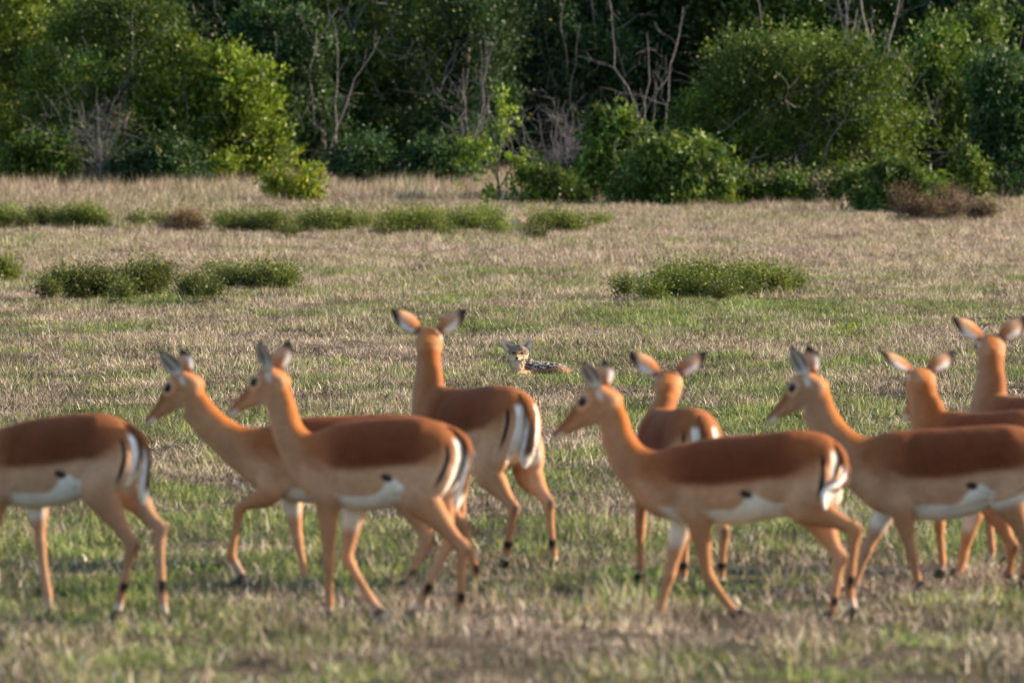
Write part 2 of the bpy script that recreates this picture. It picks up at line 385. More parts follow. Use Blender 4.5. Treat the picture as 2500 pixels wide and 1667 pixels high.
def mk_ear(base, tip, face, L, wid, style='impala', n=11, mseg=8):
    """a cupped leaf-shaped ear: outer back and inner surface, closed round the rim"""
    a = (tip).normalized(); f = (face - a * face.dot(a)).normalized(); sdv = a.cross(f)
    V = []; Cc = []; F = []
    for inner in (0, 1):
        for i in range(n + 1):
            s = i / n
            w = wid * ((.42 + .58 * math.sin(min(s * 1.9, 1) * math.pi * .5)) * (1 - max(0, (s - .36) / .64) ** 2.1 * .95) if style == 'impala' else (1.12 * (1 - s ** 1.15) * (.8 + .2 * min(1, s * 6)) + .04))
            bend = 1.25 * (1 - s) + .55 * s
            for k in range(mseg + 1):
                u = k / mseg * 2 - 1; th = u * bend
                p = base + a * (L * s * (1 - .03 * abs(u))) + sdv * (w * math.sin(th) / math.sin(bend)) - f * (w * (math.cos(th) - math.cos(bend)) * .9)
                p = p + a * 0 + f * (.0035 if inner else -.0015) * (1 - abs(u) ** 4)
                V.append(p)
                if style == 'impala':
                    if inner:
                        col = lerp(GREYW, WHITE, .5 * (1 - abs(u)) + .1)
                        col = lerp(col, BLACK * 6, sst(.25, .6, 1 - abs(abs(u) - .45) * 2.2) * sst(.1, .3, s) * (1 - sst(.75, .95, s)) * .75)
                        col = lerp(col, BLACK * 2, sst(.80, .93, s))
                    else:
                        col = lerp(RUF * 1.25, np.array((.52, .30, .17)), sst(.15, .6, s))
                        col = lerp(col, WHITE, sst(.30, .65, u * UPSIDE) * (1 - sst(.48, .62, s)) * sst(.05, .2, s))
                        col = lerp(col, BLACK * 2, max(sst(.62, .80, s + .12 * u * UPSIDE), sst(.55, .85, u * UPSIDE) * sst(.42, .62, s)))
                        col = lerp(col, BLACK * 6, (1 - sst(.04, .16, s)) * .7)  # ear base darkened: the shadow there is painted into the colour
                else:
                    if inner:
                        col = lerp(np.array((.74, .62, .54)), np.array((.16, .11, .09)), sst(.55, .9, 1 - abs(u + .1)) * sst(.05, .2, s) * (1 - sst(.4, .75, s)) * .8)
                        col = lerp(col, np.array((.75, .62, .48)), sst(.7, .95, abs(u)))
                    else: col = np.array((.50, .32, .17))
                Cc.append(np.asarray(col, float))
    st = mseg + 1; off = (n + 1) * st
    for i in range(n):
        for k in range(mseg):
            q = i * st + k; F.append((q, q + 1, q + st + 1, q + st)); F.append((off + q, off + q + st, off + q + st + 1, off + q + 1))
        for k in (0, mseg):
            q = i * st + k; f4 = (q, q + st, off + q + st, off + q); F.append(f4 if k == 0 else f4[::-1])
    q = n * st
    for k in range(mseg): F.append((q + k, q + k + 1, off + q + k + 1, off + q + k))
    return V, F, Cc
UPSIDE = 1

FRAD = [(.098, .055), (.056, .048), (.0300, .0285), (.0245, .0225), (.0200, .0195)]      # shoulder, elbow, knee, fetlock, toe
HRAD = [(.125, .064), (.097, .062), (.0340, .0265), (.0245, .0225), (.0205, .0195)]      # hip, stifle, hock, fetlock, toe
def leg_path(J, rad, hind):
    """joints -> rows of centre, long and lateral radius: muscle above, bony joints, slim cannon bone below"""
    J = np.array([tuple(j) for j in J])
    if hind: tab = [(0, .075, .040), (.3, .110, .054), (.6, .115, .062), (1, *rad[1]), (1.35, .062, .047), (1.7, .036, .031), (1.88, .031, .026), (2, .037, .0285), (2.1, .031, .026), (2.25, .0235, .0215), (2.55, .0200, .0190), (2.85, .0225, .0205)]
    else: tab = [(0, *rad[0]), (.5, .080, .054), (1, *rad[1]), (1.35, .044, .038), (1.72, .030, .028), (1.88, .0275, .027), (2, .0305, .0295), (2.12, .0270, .0260), (2.3, .0205, .0200), (2.6, .0192, .0185), (2.85, .0215, .020)]
    tab += [(3, *rad[3]), (3.3, .0205, .0195), (3.6, .0190, .0185), (4, *rad[4])]
    f = np.concatenate([np.linspace(0, 1, 9)[:-1], np.linspace(1, 2, 17)[:-1], np.linspace(2, 3, 15)[:-1], np.linspace(3, 4, 7)])
    P = np.stack([np.interp(f, range(5), J[:, k]) for k in range(3)], -1)
    for _ in range(1): P[1:-1] = (P[:-2] + P[1:-1] * 1.4 + P[2:]) / 3.4
    tab = np.array(tab); ra = np.interp(f, tab[:, 0], tab[:, 1]); rb = np.interp(f, tab[:, 0], tab[:, 2])
    if hind: P[:, 0] -= .010 * np.exp(-((f - 1.99) / .07) ** 2)
    return [(*p, a, b_, k) for p, a, b_, k in zip(P, ra, rb, f)]

def hoof_mesh():
    V = []; F = []
    for sgn in (-1, 1):
        rings = [(.0, .045, .010, .012), (.012, .030, .016, .0125), (.022, .012, .021, .0125), (.028, .0, .024, .0125)]   # forward shift, height, half length, half width
        b0 = len(V)
        for (x, z, hl, hw) in rings:
            for k in range(8):
                a = 2 * math.pi * k / 8; ex = math.cos(a) * hl * (1.25 if math.cos(a) > 0 else .8)
                V.append((x + ex, sgn * .0125 + math.sin(a) * hw * (1 - .35 * max(0, math.cos(a))), z))
        for i in range(3):
            for k in range(8): F.append((b0 + i * 8 + k, b0 + i * 8 + (k + 1) % 8, b0 + i * 8 + 8 + (k + 1) % 8, b0 + i * 8 + 8 + k))
        F.append(tuple(b0 + k for k in range(8))[::-1]); F.append(tuple(b0 + 24 + k for k in range(8)))
    return mesh('hoof', np.array(V), F)
HOOF = hoof_mesh(); HOOF.materials.append(M_hoof)
def ball(r, seg=14, sc=(1, 1, 1)):
    V = []; F = []; n = seg; m_ = seg // 2
    for i in range(m_ + 1):
        ph = math.pi * i / m_
        for k in range(n):
            th = 2 * math.pi * k / n; V.append((r * sc[0] * math.sin(ph) * math.cos(th), r * sc[1] * math.sin(ph) * math.sin(th), r * sc[2] * math.cos(ph)))
    for i in range(m_):
        for k in range(n): F.append((i * n + k, (i + 1) * n + k, (i + 1) * n + (k + 1) % n, i * n + (k + 1) % n))
    me = mesh('eye', np.array(V), F); return me
EYE = ball(.0195, 14, (1.15, .75, .95)); EYE.materials.append(M_eye)

TONES = [np.array(t_) for t_ in ((1, 1, 1), (1.06, 1.02, .98), (.93, .95, .97), (1.04, .98, .92), (.97, 1, 1.05), (1.1, 1.07, 1.05), (.95, .92, .9))]
class Frame:
    def __init__(s, px, d, psi, dz=0.0):
        x = (px - 1250) / FPX * d; s.psi = R(psi); s.root = Vector((x, d, float(gz(x, d)) + dz))
        s.h = Vector((-math.sin(s.psi), math.cos(s.psi), 0)); s.l = Vector((-math.cos(s.psi), -math.sin(s.psi), 0))
    def loc(s, P): q = P - s.root; return Vector((q.dot(s.h), q.dot(s.l), q.z))
    def lat(s, px, py, y=0.0):
        r = ray(px, py); t = (s.root - CO).dot(s.l) + y; t = t / r.dot(s.l); return s.loc(CO + r * t)
    def fwd(s, px, py, x=0.0):
        r = ray(px, py); t = ((s.root - CO).dot(s.h) + x) / r.dot(s.h); return s.loc(CO + r * t)

TRUNK = [(-.445, .74, .64, .045), (-.425, .79, .58, .085), (-.37, .835, .52, .12), (-.27, .862, .48, .135), (-.14, .862, .46, .138), (0, .85, .44, .142),
         (.14, .842, .43, .138), (.25, .848, .42, .125), (.33, .85, .44, .105), (.385, .83, .50, .085)]
def build_impala(label, px, d, psi, head, legs, tail, secs=None, nsec=0, ear=(.5, -.2), hs=1.08, s=1.0, neck=None, earf=(.10, .95), dz=0.0):
    """head = (px, py, lateral or forward offset, yaw, pitch, roll); legs LF, RF, LH, RH in order;
    secs: neck and trunk of an animal seen from the side, as upper and lower edge; else the trunk stands as in TRUNK"""
    global UPSIDE
    fr = Frame(px, d, psi, dz); side = secs is not None
    B = Body(); E2 = Vector((0, 1, 0))
    hp = fr.lat(head[0], head[1], head[2]) if side else fr.fwd(head[0], head[1], head[2])
    yaw = R(head[3]) - fr.psi; pit = R(head[4])
    hx = Vector((math.cos(yaw) * math.cos(pit), math.sin(yaw) * math.cos(pit), -math.sin(pit)))
    hy = Vector((-math.sin(yaw), math.cos(yaw), 0)); hz = hx.cross(hy)
    if len(head) > 5:
        q = Matrix.Rotation(R(head[5]), 3, hx); hy = q @ hy; hz = q @ hz
    # trunk and neck
    if side:
        rows = []
        for (tx, ty, bx, by, hw) in secs:
            T = fr.lat(tx, ty, 0); Bt = fr.lat(bx, by, 0); rows.append((*((T + Bt) / 2), *((T - Bt) / 2), hw))
        P, T_ = smooth_path(rows, 6)
        cen = [Vector(r[:3]) for r in P]; uz = [Vector(r[3:6]) for r in P]; uy = [E2 * r[6] for r in P]
        part = [((KN if t < nsec else KT), t, 0) for t in T_]
        B.loft(cen, uy, uz, part, 36)
        tr = P[T_ >= nsec]
        xs = tr[:, 0]; zt = tr[:, 2] + tr[:, 5]; zb = tr[:, 2] - tr[:, 5]
    else:
        P, T_ = smooth_path([(x * s, z1 * s, z0 * s, w * s) for x, z1, z0, w in TRUNK], 6)
        cen = [Vector((r[0], 0, (r[1] + r[2]) / 2)) for r in P]; uz = [Vector((0, 0, (r[1] - r[2]) / 2)) for r in P]; uy = [E2 * r[3] for r in P]
        B.loft(cen, uy, uz, [(KT, t, 0) for t in T_], 36)
        xs, zt, zb = P[:, 0], P[:, 1], P[:, 2]
        p3 = hp + hx * .0 - hz * .03; p0 = Vector((.24 * s, 0, .66 * s)); p1 = Vector((.40 * s, p3.y * .1, .72 * s))
        p2 = Vector((p3.x * .75 + .42 * s * .25, p3.y * .8, p3.z * .45 + .80 * s * .55))
        rows = []
        for k, (pp, ra, rb) in enumerate(((p0, .15, .10), (p1, .13, .078), (p2, .088, .053), (p2.lerp(p3, .5), .064, .055), (p3, .060, .065))):
            rows.append((*pp, ra, rb))
        Q, T2 = smooth_path(rows, 8)
        cc = [Vector(r[:3]) for r in Q]; a1 = []; a2 = []
        for i in range(len(cc)):
            tg = (cc[min(i + 1, len(cc) - 1)] - cc[max(i - 1, 0)]).normalized(); lt = (E2 - tg * E2.dot(tg)).normalized(); up = -lt.cross(tg)
            if up.dot(Vector((-1, 0, .3))) < 0: up = -up
            a1.append(lt * Q[i][4]); a2.append(up * Q[i][3])
        B.loft(cc, a1, a2, [(KN, 0, 0)] * len(cc), 28)
    o_ = np.argsort(xs); xs, zt, zb = xs[o_], zt[o_], zb[o_]; xr, xf = xs[0], xs[-1]
    # head
    Hp, _ = smooth_path(HEAD, 4)
    B.loft([hp + (hx * r[0] + hz * ((r[1] + r[2]) / 2)) * hs for r in Hp], [hy * r[3] * hs for r in Hp], [hz * ((r[1] - r[2]) / 2) * hs for r in Hp],
           [(KH, 0, 0)] * len(Hp), 28)
    for sg in (-1, 1):                                             # brow and cheek swell round the eye
        c0 = hp + (hx * .07 + hy * (sg * .040) + hz * .020) * hs
        B.loft([c0 + hx * t_ * .03 * hs for t_ in (-1, -.5, 0, .5, 1)], [hy * q_ * hs for q_ in (.003, .012, .014, .012, .003)], [hz * q_ * hs for q_ in (.004, .018, .022, .016, .004)], [(KH, 0, 0)] * 5, 14)
    # legs
    toes = []
    for i, J in enumerate(legs):
        hind = i > 1; sg = 1 if i % 2 == 0 else -1; kind = KR if hind else KF
        pts = []
        for j, q in enumerate(J):
            latp = sg * ((.060, .078, .08, .08, .08)[j] if hind else (.085, .085, .07, .07, .07)[j]) * s
            if side: pts.append(fr.lat(q[0], q[1], latp))
            elif len(q) == 3 and q[0] < 20: pts.append(Vector(q) * s)
            else: pts.append(fr.fwd(*q))
        gzl = lambda P_: float(gz((fr.root + fr.h * P_.x + fr.l * P_.y).x, (fr.root + fr.h * P_.x + fr.l * P_.y).y)) - fr.root.z
        if pts[4].z < gzl(pts[4]) + .03: pts[4].z = gzl(pts[4]) + .03
        Q = leg_path(pts, HRAD if hind else FRAD, hind)
        rows = Q; cc = [Vector(r[:3]) for r in Q]; a1 = []; a2 = []
        for k in range(len(cc)):
            tg = (cc[min(k + 1, len(cc) - 1)] - cc[max(k - 1, 0)]).normalized(); lt = (E2 - tg * E2.dot(tg)).normalized(); up = lt.cross(tg)
            a1.append(lt * Q[k][4] * (s if Q[k][5] < 2 else 1)); a2.append(up * Q[k][3] * (s if Q[k][5] < 2 else 1))
        B.loft(cc, a1, a2, [(kind, r[5], sg) for r in Q], 22)
        toes.append((pts[3], pts[4]))
    V, Nn, F = fuse(B, .0085)
    I, Dd = nearest(B, V, 4)
    Pm = np.array(B.P); Vb = np.array([tuple(v) for v in B.V])
    # how far back the rump reaches at each height
    zbin = np.arange(.30, 1.0, .02); near_ = Pm[I[:, 0], 0]; tk = (near_ == KT) | (near_ == KR)
    tk &= (np.abs(V[:, 1]) < .13) & (V[:, 0] < xr + .30) & (V[:, 2] > .42)
    xbin = np.array([V[tk & (np.abs(V[:, 2] - z_) < .02), 0].min() if (tk & (np.abs(V[:, 2] - z_) < .02)).any() else xr + .1 for z_ in zbin])
    xbin = np.polyval(np.polyfit(zbin[12:], xbin[12:], 3, w=(np.abs(zbin[12:] - zt.max() + .2) < .2) + .02), zbin)
    # coat
    def coat(kind, a, sg, th, X, Nv):
        n = len(X); x, y, z = X.T
        xcl = np.maximum(x, xr + .15); zti = np.interp(xcl, xs, zt); zbi = np.interp(xcl, xs, zb); v = (z - zbi) / (zti - zbi); u = (x - xr) / (xf - xr)
        wob = (fbm(x * 9 + 3, z * 9, 5) - .5) * .05
        body = lerp(TAN, PALE, sst(.50, .38, v) * .65)
        body = lerp(body, RUF, sst(.45, .75, v) * .8)
        line = .47 + wob + .20 * sst(.24, .02, u) + .15 * sst(.75, .95, u)
        body = lerp(body, SADDLE, sst(line - .05 - .10 * sst(.25, .0, u), line + .05 + .10 * sst(.25, .0, u), v) * (1 - .85 * sst(.70, 1.0, u)) * (.45 + .55 * sst(.0, .28, u)) * (1 - .22 * sst(.75, 1.0, v)))
        body = lerp(body, SADDLE * 1.6, np.exp(-((u - .88) / .07) ** 2 - ((v - .5) / .22) ** 2) * .45); body = lerp(body, RUF * .8, sst(.82, 1.0, u) * sst(.3, .7, v) * .5)
        body = lerp(body, RUF * .92, sst(.30, .08, u) * sst(.6, .85, v) * .6); body = lerp(body, SADDLE * .72, np.exp(-((u - .45) / .2) ** 2 - ((v - .62) / .14) ** 2) * .5)
        trunk = kind == KT
        body = np.where(trunk[:, None], lerp(body, WHITE, sst(.035, -.03, v - .165 - wob - .15 * np.exp(-((u - .40) / .07) ** 2)) * sst(.05, .16, u) * (1 - sst(.84, .92, u))), body)
        sp = np.hypot((x - (xr + .43 * (xf - xr))) / .034, (v - .335 - (x - (xr + .43 * (xf - xr))) * .9) / .055)
        body = lerp(body, BLACK * 2, (1 - sst(.55, 1.0, sp)) * sst(.05, .08, np.abs(y)))
        # rump: white either side of the tail, a black stripe outside it
        drop = zti.max() - z; xe = np.interp(z, zbin, xbin)
        phi = np.degrees(np.arctan2(np.abs(y), xe + .12 - x))
        rear = sst(.22, .18, x - xe) * sst(.075, .11, drop) * (1 - sst(.36, .42, drop))
        sc_ = 50 + 12 * sst(.15, .34, drop)
        wt = rear * sst(sc_ - 15, sc_ - 22, phi) * sst(8, 14, phi + 30 * sst(.2, .3, drop))
        body = lerp(body, PALE * 1.1, rear * sst(20, 8, np.abs(phi - sc_)) * sst(.10, .2, drop) * .5)
        body = lerp(body, WHITE, wt)
        body = lerp(body, BLACK, rear * (1 - sst(2.5, 6.5, np.abs(phi - sc_))) * (1 - sst(.25, .33, drop)) * sst(.09, .13, drop))
        out = body.copy()
        nk = kind == KN
        cn = lerp(lerp(TAN, PALE, .25) * .88, ORANGE * .9, sst(.3, .9, np.sin(th))); cn = lerp(cn, PALE, sst(-.3, -1, np.sin(th)) * .5)
        out[nk] = lerp(cn, body, sst(.22, 0.0, x - xf) * .65)[nk] if nk.any() else out[nk]
        if nk.any(): out[nk] = cn[nk] * 1.0
        if nk.any():
            bl = sst(.12, -.06, x - xf)[:, None]; out[nk] = (cn * (1 - bl) + body * bl)[nk]
        q = X - np.array(hp); hl = np.stack([q @ np.array(hx), q @ np.array(hy), q @ np.array(hz)], -1) / hs
        hk = kind == KH
        if hk.any(): out[hk] = head_cols(*hl[hk].T)
        lf = kind == KF
        if lf.any():
            inner = sst(.2, .7, -Nv[:, 1] * sg)
            c = lerp(TAN * .95, PALE, inner * .5); c = lerp(c, WHITE, inner * sst(.75, 1.0, a) * (1 - sst(1.3, 1.6, a)))
            c = lerp(c, GREYW * .8, sst(3.1, 3.4, a) * .5)
            out[lf] = lerp(body, c, sst(.7, 1.1, a))[lf]
        lh = kind == KR
        if lh.any():
            inner = sst(.2, .7, -Nv[:, 1] * sg)
            c = lerp(TAN * .95, PALE, inner * .6)
            c = lerp(c, BLACK * 4, (1 - sst(.02, .11, np.abs(a - 2.02))) * sst(.3, .8, -Nv[:, 0]) * .7)
            c = lerp(c, BLACK, (1 - sst(.07, .12, np.abs(a - 2.84))) * sst(-.5, .2, -Nv[:, 0]))
            c = lerp(c, WHITE * .8, sst(3.3, 3.6, a) * .6)
            out[lh] = lerp(body, c, sst(.9, 1.3, a))[lh]
        ta = kind == KA
        if ta.any():
            c = lerp(RUF * .8, WHITE, sst(.25, .55, a) * .0 + sst(.35, .75, np.abs(np.cos(th))))
            c = lerp(c, BLACK * 2, (1 - sst(.12, .3, np.abs(np.cos(th)))) * sst(.2, .4, a)); c = lerp(c, WHITE, sst(.68, .85, a))
            out[ta] = c[ta]
        return out
    col = np.zeros((len(V), 3)); wsum = np.zeros(len(V))
    for j in range(I.shape[1]):
        p = Pm[I[:, j]]; w = 1 / (Dd[:, j] + .004) ** 2
        col += coat(p[:, 0].astype(int), p[:, 1], p[:, 2], p[:, 3], V, Nn) * w[:, None]; wsum += w
    col /= wsum[:, None]
    # gentle unevenness of the coat and flesh
    xx, yy_, zz_ = V.T; u_ = (xx - xr) / (xf - xr); v_ = (zz_ - np.interp(xx, xs, zb)) / (np.interp(xx, xs, zt) - np.interp(xx, xs, zb))
    k0 = Pm[I[:, 0], 0]; tr_ = ((k0 == KT) | (k0 == KF) | (k0 == KR)) * sst(.03, .07, np.abs(yy_)) * sst(-.1, .1, v_)
    xs_ = xf - .19 - .10 * (v_ - .5)
    dsp = -.011 * np.exp(-((xx - xs_) / .024) ** 2) * sst(.15, .3, v_) * sst(1.0, .8, v_) + .007 * np.exp(-((xx - xs_ - .07) / .05) ** 2)
    dsp -= .015 * np.exp(-((u_ - .36) / .09) ** 2 - ((v_ - .55) / .22) ** 2); dsp += .009 * np.exp(-((u_ - .24) / .05) ** 2 - ((v_ - .88) / .12) ** 2)
    dsp += .0018 * np.sin(xx * 2 * math.pi / .042 + zz_ * 12) * sst(.42, .5, u_) * sst(.76, .68, u_) * sst(.2, .3, v_) * sst(.8, .65, v_)
    dsp -= .006 * np.exp(-((xx - xf + .02 - .25 * (v_ - .6)) / .02) ** 2) * sst(.3, .5, v_)
    V = V + Nn * (dsp * tr_)[:, None]
    col = col * (TONES[len(TONES) and (int(px) % 7)] if True else 1)
    VV = [tuple(v) for v in V + Nn * ((fbm(V[:, 0] * 14 + V[:, 1] * 9, V[:, 2] * 14, 77, 2) - .5) * .004)[:, None]]; FF = list(F); CC = [c for c in col]
    # tail, hanging close behind the rump
    rows = []; top = float(zt.max()); TL = tail or [(.045, 0, -.03), (.085, 0, .004), (.14, 0, .016), (.21, 0, .020), (.28, 0, .020), (.345, 0, .012), (.39, 0, .004)]
    for j, (dr, ty, ou) in enumerate(TL):
        f = j / (len(TL) - 1); w = np.interp(f, (0, .2, .5, .8, 1), (.026, .028, .030, .040, .012))
        rows.append((float(np.interp(top - dr, zbin, xbin)) - ou, ty, top - dr, w, f))
    Q, _t = smooth_path(rows, 7); cc = [Vector(q_[:3]) for q_ in Q]; tb = len(VV); nn = 16
    for k in range(len(cc)):
        tg = (cc[min(k + 1, len(cc) - 1)] - cc[max(k - 1, 0)]).normalized(); lt = (E2 - tg * E2.dot(tg))
        if lt.length < .3: lt = Vector((0, .0, 1)) - tg * tg.z
        lt.normalize(); up = lt.cross(tg)
        for q_ in range(nn):
            th = 2 * math.pi * q_ / nn; fr_ = 1 + .10 * math.sin(th * 5 + k)
            VV.append(tuple(cc[k] + lt * (Q[k][3] * math.cos(th) * fr_) + up * (Q[k][3] * .5 * math.sin(th) * fr_)))
            f = Q[k][4]; e_ = abs(math.cos(th)); c_ = lerp(RUF * .7, SADDLE, .4)
            c_ = lerp(c_, WHITE, sst(.60, .95, e_) * sst(.3, .5, f)); c_ = lerp(c_, BLACK * 2, (1 - sst(.3, .6, e_)) * sst(.25, .5, f)); CC.append(np.asarray(lerp(c_, WHITE, sst(.72, .86, f)), float))
        if k:
            for q_ in range(nn): o_ = tb + (k - 1) * nn; FF.append((o_ + q_, o_ + (q_ + 1) % nn, o_ + nn + (q_ + 1) % nn, o_ + nn + q_))
    for sg in (1, -1):
        UPSIDE = sg
        el, eb = ear if isinstance(ear[0], (int, float)) else ear[0 if sg == 1 else 1]
        base = hp + (hx * .002 + hy * (sg * .038) + hz * .022) * hs
        tip = hy * (sg * el) + hz * math.sqrt(max(.05, 1 - el * el - eb * eb)) + hx * eb
        ev, ef, ec = mk_ear(base, tip, hx * earf[0] + hy * (sg * earf[1]), (.162 if side else .182), (.045 if side else .052))
        o0 = len(VV); VV += [tuple(v) for v in ev]; FF += [tuple(o0 + i for i in f) for f in ef]; CC += ec
    root = thing('impala', label, 'impala', fr.root, fr.psi + math.pi / 2, 'impalas crossing the meadow')
    body = link('body', mesh('impala_body', np.array(VV), FF, True, np.array(CC)), root, [M_coat])
    rot = Matrix((hx, hy, hz)).transposed()
    for sg in (1, -1):
        e_ = link('eye', EYE, root); e_.location = hp + (hx * .078 + hy * (sg * .0455) + hz * .016) * hs; e_.rotation_euler = (rot @ Matrix.Rotation(sg * R(-14), 3, 'Z')).to_euler()
    for f_, t_ in toes:
        o = link('hoof', HOOF, root); o.location = (t_.x - .01, t_.y, t_.z - .032)
        dv = t_ - f_; o.rotation_euler = (0, max(-.2, math.atan2(.02 - max(-.05, min(.05, dv.x)), .25)) * 0 + (0 if t_.z < .08 else R(50)), 0)
    return root

# --- animals in profile: neck sections first (upper edge, lower edge, half width), then the trunk
A_ = lambda x, y: (x / 1.9125, 740 + y / 1.9125)
C_ = lambda x, y: (500 + x / 1.912, 740 + y / 1.912)
E_ = lambda x, y: (1300 + x / 1.9116, 740 + y / 1.9116)
def pr(f, rows): return [(*f(a, b_), *f(c, d_), w) for a, b_, c, d_, w in rows]
secA = pr(A_, [(-260, 330, -330, 450, .05), (-235, 400, -310, 520, .052), (-205, 480, -280, 600, .056), (-170, 560, -230, 700, .065), (-120, 605, -160, 800, .085),
               (-60, 600, -90, 880, .105), (0, 582, -20, 925, .12), (100, 552, 60, 948, .135), (200, 532, 150, 958, .142), (300, 520, 250, 950, .142), (400, 512, 340, 932, .138),
               (490, 516, 430, 900, .132), (570, 545, 520, 880, .122), (615, 584, 575, 860, .105), (648, 635, 615, 820, .080), (664, 695, 648, 770, .040)])
secC = pr(C_, [(385, 370, 290, 480, .045), (405, 420, 303, 540, .047), (425, 490, 322, 620, .052), (452, 565, 358, 710, .06), (495, 605, 408, 800, .078),
               (545, 590, 468, 880, .10), (610, 562, 545, 935, .12), (700, 545, 640, 962, .135), (800, 536, 740, 970, .142), (900, 530, 830, 962, .142), (1000, 532, 925, 940, .138),
               (1080, 548, 1010, 920, .132), (1150, 580, 1090, 900, .122), (1190, 616, 1138, 880, .10), (1212, 665, 1175, 840, .08), (1216, 720, 1198, 790, .04)])
secE = pr(E_, [(395, 420, 315, 590, .045), (425, 485, 328, 650, .047), (448, 550, 348, 715, .052), (475, 615, 385, 790, .06), (520, 670, 430, 850, .078),
               (590, 688, 490, 920, .10), (660, 662, 560, 985, .12), (760, 640, 670, 1020, .135), (880, 622, 790, 1035, .142), (990, 612, 900, 1037, .142), (1100, 603, 1010, 1030, .138),
               (1210, 590, 1130, 1005, .132), (1310, 597, 1250, 990, .122), (1378, 618, 1322, 960, .10), (1420, 655, 1385, 900, .08), (1440, 725, 1420, 830, .04)])
secB = pr(A_, [(925, 380, 850, 530, .045), (965, 430, 885, 570, .047), (1015, 490, 935, 630, .052), (1085, 548, 1005, 700, .06), (1155, 577, 1080, 770, .078),
               (1230, 575, 1150, 830, .10), (1310, 555, 1220, 880, .12), (1400, 532, 1320, 915, .135), (1530, 526, 1450, 935, .142), (1660, 522, 1600, 935, .142), (1800, 516, 1750, 915, .138),
               (1910, 520, 1880, 890, .132), (2010, 540, 1980, 870, .122), (2090, 580, 2050, 840, .10), (2150, 640, 2120, 800, .07), (2175, 700, 2165, 760, .035)])
secG = [(2014, 925, 1958, 1015, .045), (2026, 960, 1975, 1050, .047), (2042, 1000, 1997, 1090, .052), (2065, 1033, 2022, 1130, .06), (2095, 1058, 2052, 1170, .078),
        (2130, 1066, 2092, 1210, .10), (2170, 1053, 2135, 1245, .12), (2230, 1047, 2200, 1266, .135), (2300, 1045, 2280, 1271, .142), (2370, 1040, 2350, 1264, .142), (2430, 1036, 2410, 1245, .138),
        (2480, 1038, 2460, 1235, .132), (2525, 1052, 2510, 1225, .122), (2560, 1078, 2545, 1205, .10), (2582, 1110, 2572, 1175, .07), (2590, 1135, 2586, 1150, .035)]
NS = 5
build_impala('impala at the left edge walking out of the picture, its head and front cut off', 200, 50.2, 67, (-160, 935, 0, 84, 32),
    [[(10, 1120), (-8, 1215), (-25, 1330), (-32, 1440), (-36, 1490)], [(45, 1110), (92, 1225), (97, 1320), (116, 1450), (122, 1492)],
     [(290, 1085), (238, 1190), (322, 1331), (295, 1450), (288, 1492)], [(310, 1085), (305, 1185), (388, 1289), (395, 1458), (402, 1500)]],
    None, secA, NS)
build_impala('impala with outstretched low neck and one foreleg lifted, walking at left behind another', 850, 53.6, 80, (460, 925, 0, 66, 37),
    [[(690, 1130), (655, 1208), (585, 1238), (563, 1358), (592, 1406)], [(715, 1120), (712, 1212), (726, 1315), (744, 1400), (750, 1432)],
     [(1075, 1085), (1052, 1190), (1130, 1283), (1168, 1412), (1182, 1455)], [(1050, 1080), (982, 1195), (1043, 1316), (998, 1412), (986, 1440)]],
    None, secB, NS, ear=(.48, -.05), hs=1.12)
build_impala('impala with upright neck and head turned back, walking in front left of centre', 950, 50.0, 67, (673, 917, 0, 62, 29),
    [[(785, 1130), (800, 1225), (803, 1368), (803, 1475), (803, 1512)], [(815, 1120), (868, 1232), (846, 1362), (912, 1476), (932, 1506)],
     [(1078, 1095), (1018, 1205), (1130, 1338), (1122, 1480), (1122, 1512)], [(1092, 1095), (1068, 1205), (1098, 1318), (1032, 1455), (1012, 1492)]],
    None, secC, NS, ear=(.55, -.45), hs=1.06)
build_impala('impala swishing its white tail, long face in profile, walking in front right of centre', 1830, 50.0, 68, (1478, 960, 0, 70, 32),
    [[(1672, 1175), (1706, 1268), (1727, 1404), (1792, 1495), (1810, 1516)], [(1660, 1160), (1668, 1268), (1634, 1405), (1610, 1495), (1600, 1526)],
     [(1992, 1135), (1962, 1232), (2088, 1292), (2073, 1442), (2084, 1488)], [(2002, 1135), (1988, 1245), (2050, 1362), (2032, 1488), (2027, 1518)]],
    [(.045, 0, -.03), (.085, 0, .004), (.15, 0, .022), (.205, .03, .034), (.235, .085, .020), (.265, .135, -.015), (.33, .16, -.04)], secE, NS, ear=(.58, -.20), hs=1.16)
build_impala('impala walking left behind the tail-swishing one, its rump out of the picture', 2340, 53.3, 80, (1985, 928, 0, 66, 33),
    [[(2180, 1160), (2203, 1248), (2226, 1350), (2243, 1430), (2250, 1460)], [(2165, 1150), (2162, 1250), (2117, 1340), (2086, 1430), (2078, 1455)],
     [(2512, 1115), (2462, 1215), (2512, 1328), (2494, 1425), (2492, 1455)], [(2525, 1115), (2492, 1215), (2562, 1320), (2570, 1420), (2576, 1450)]],
    None, secG, NS, ear=(.36, -.20), hs=1.12)
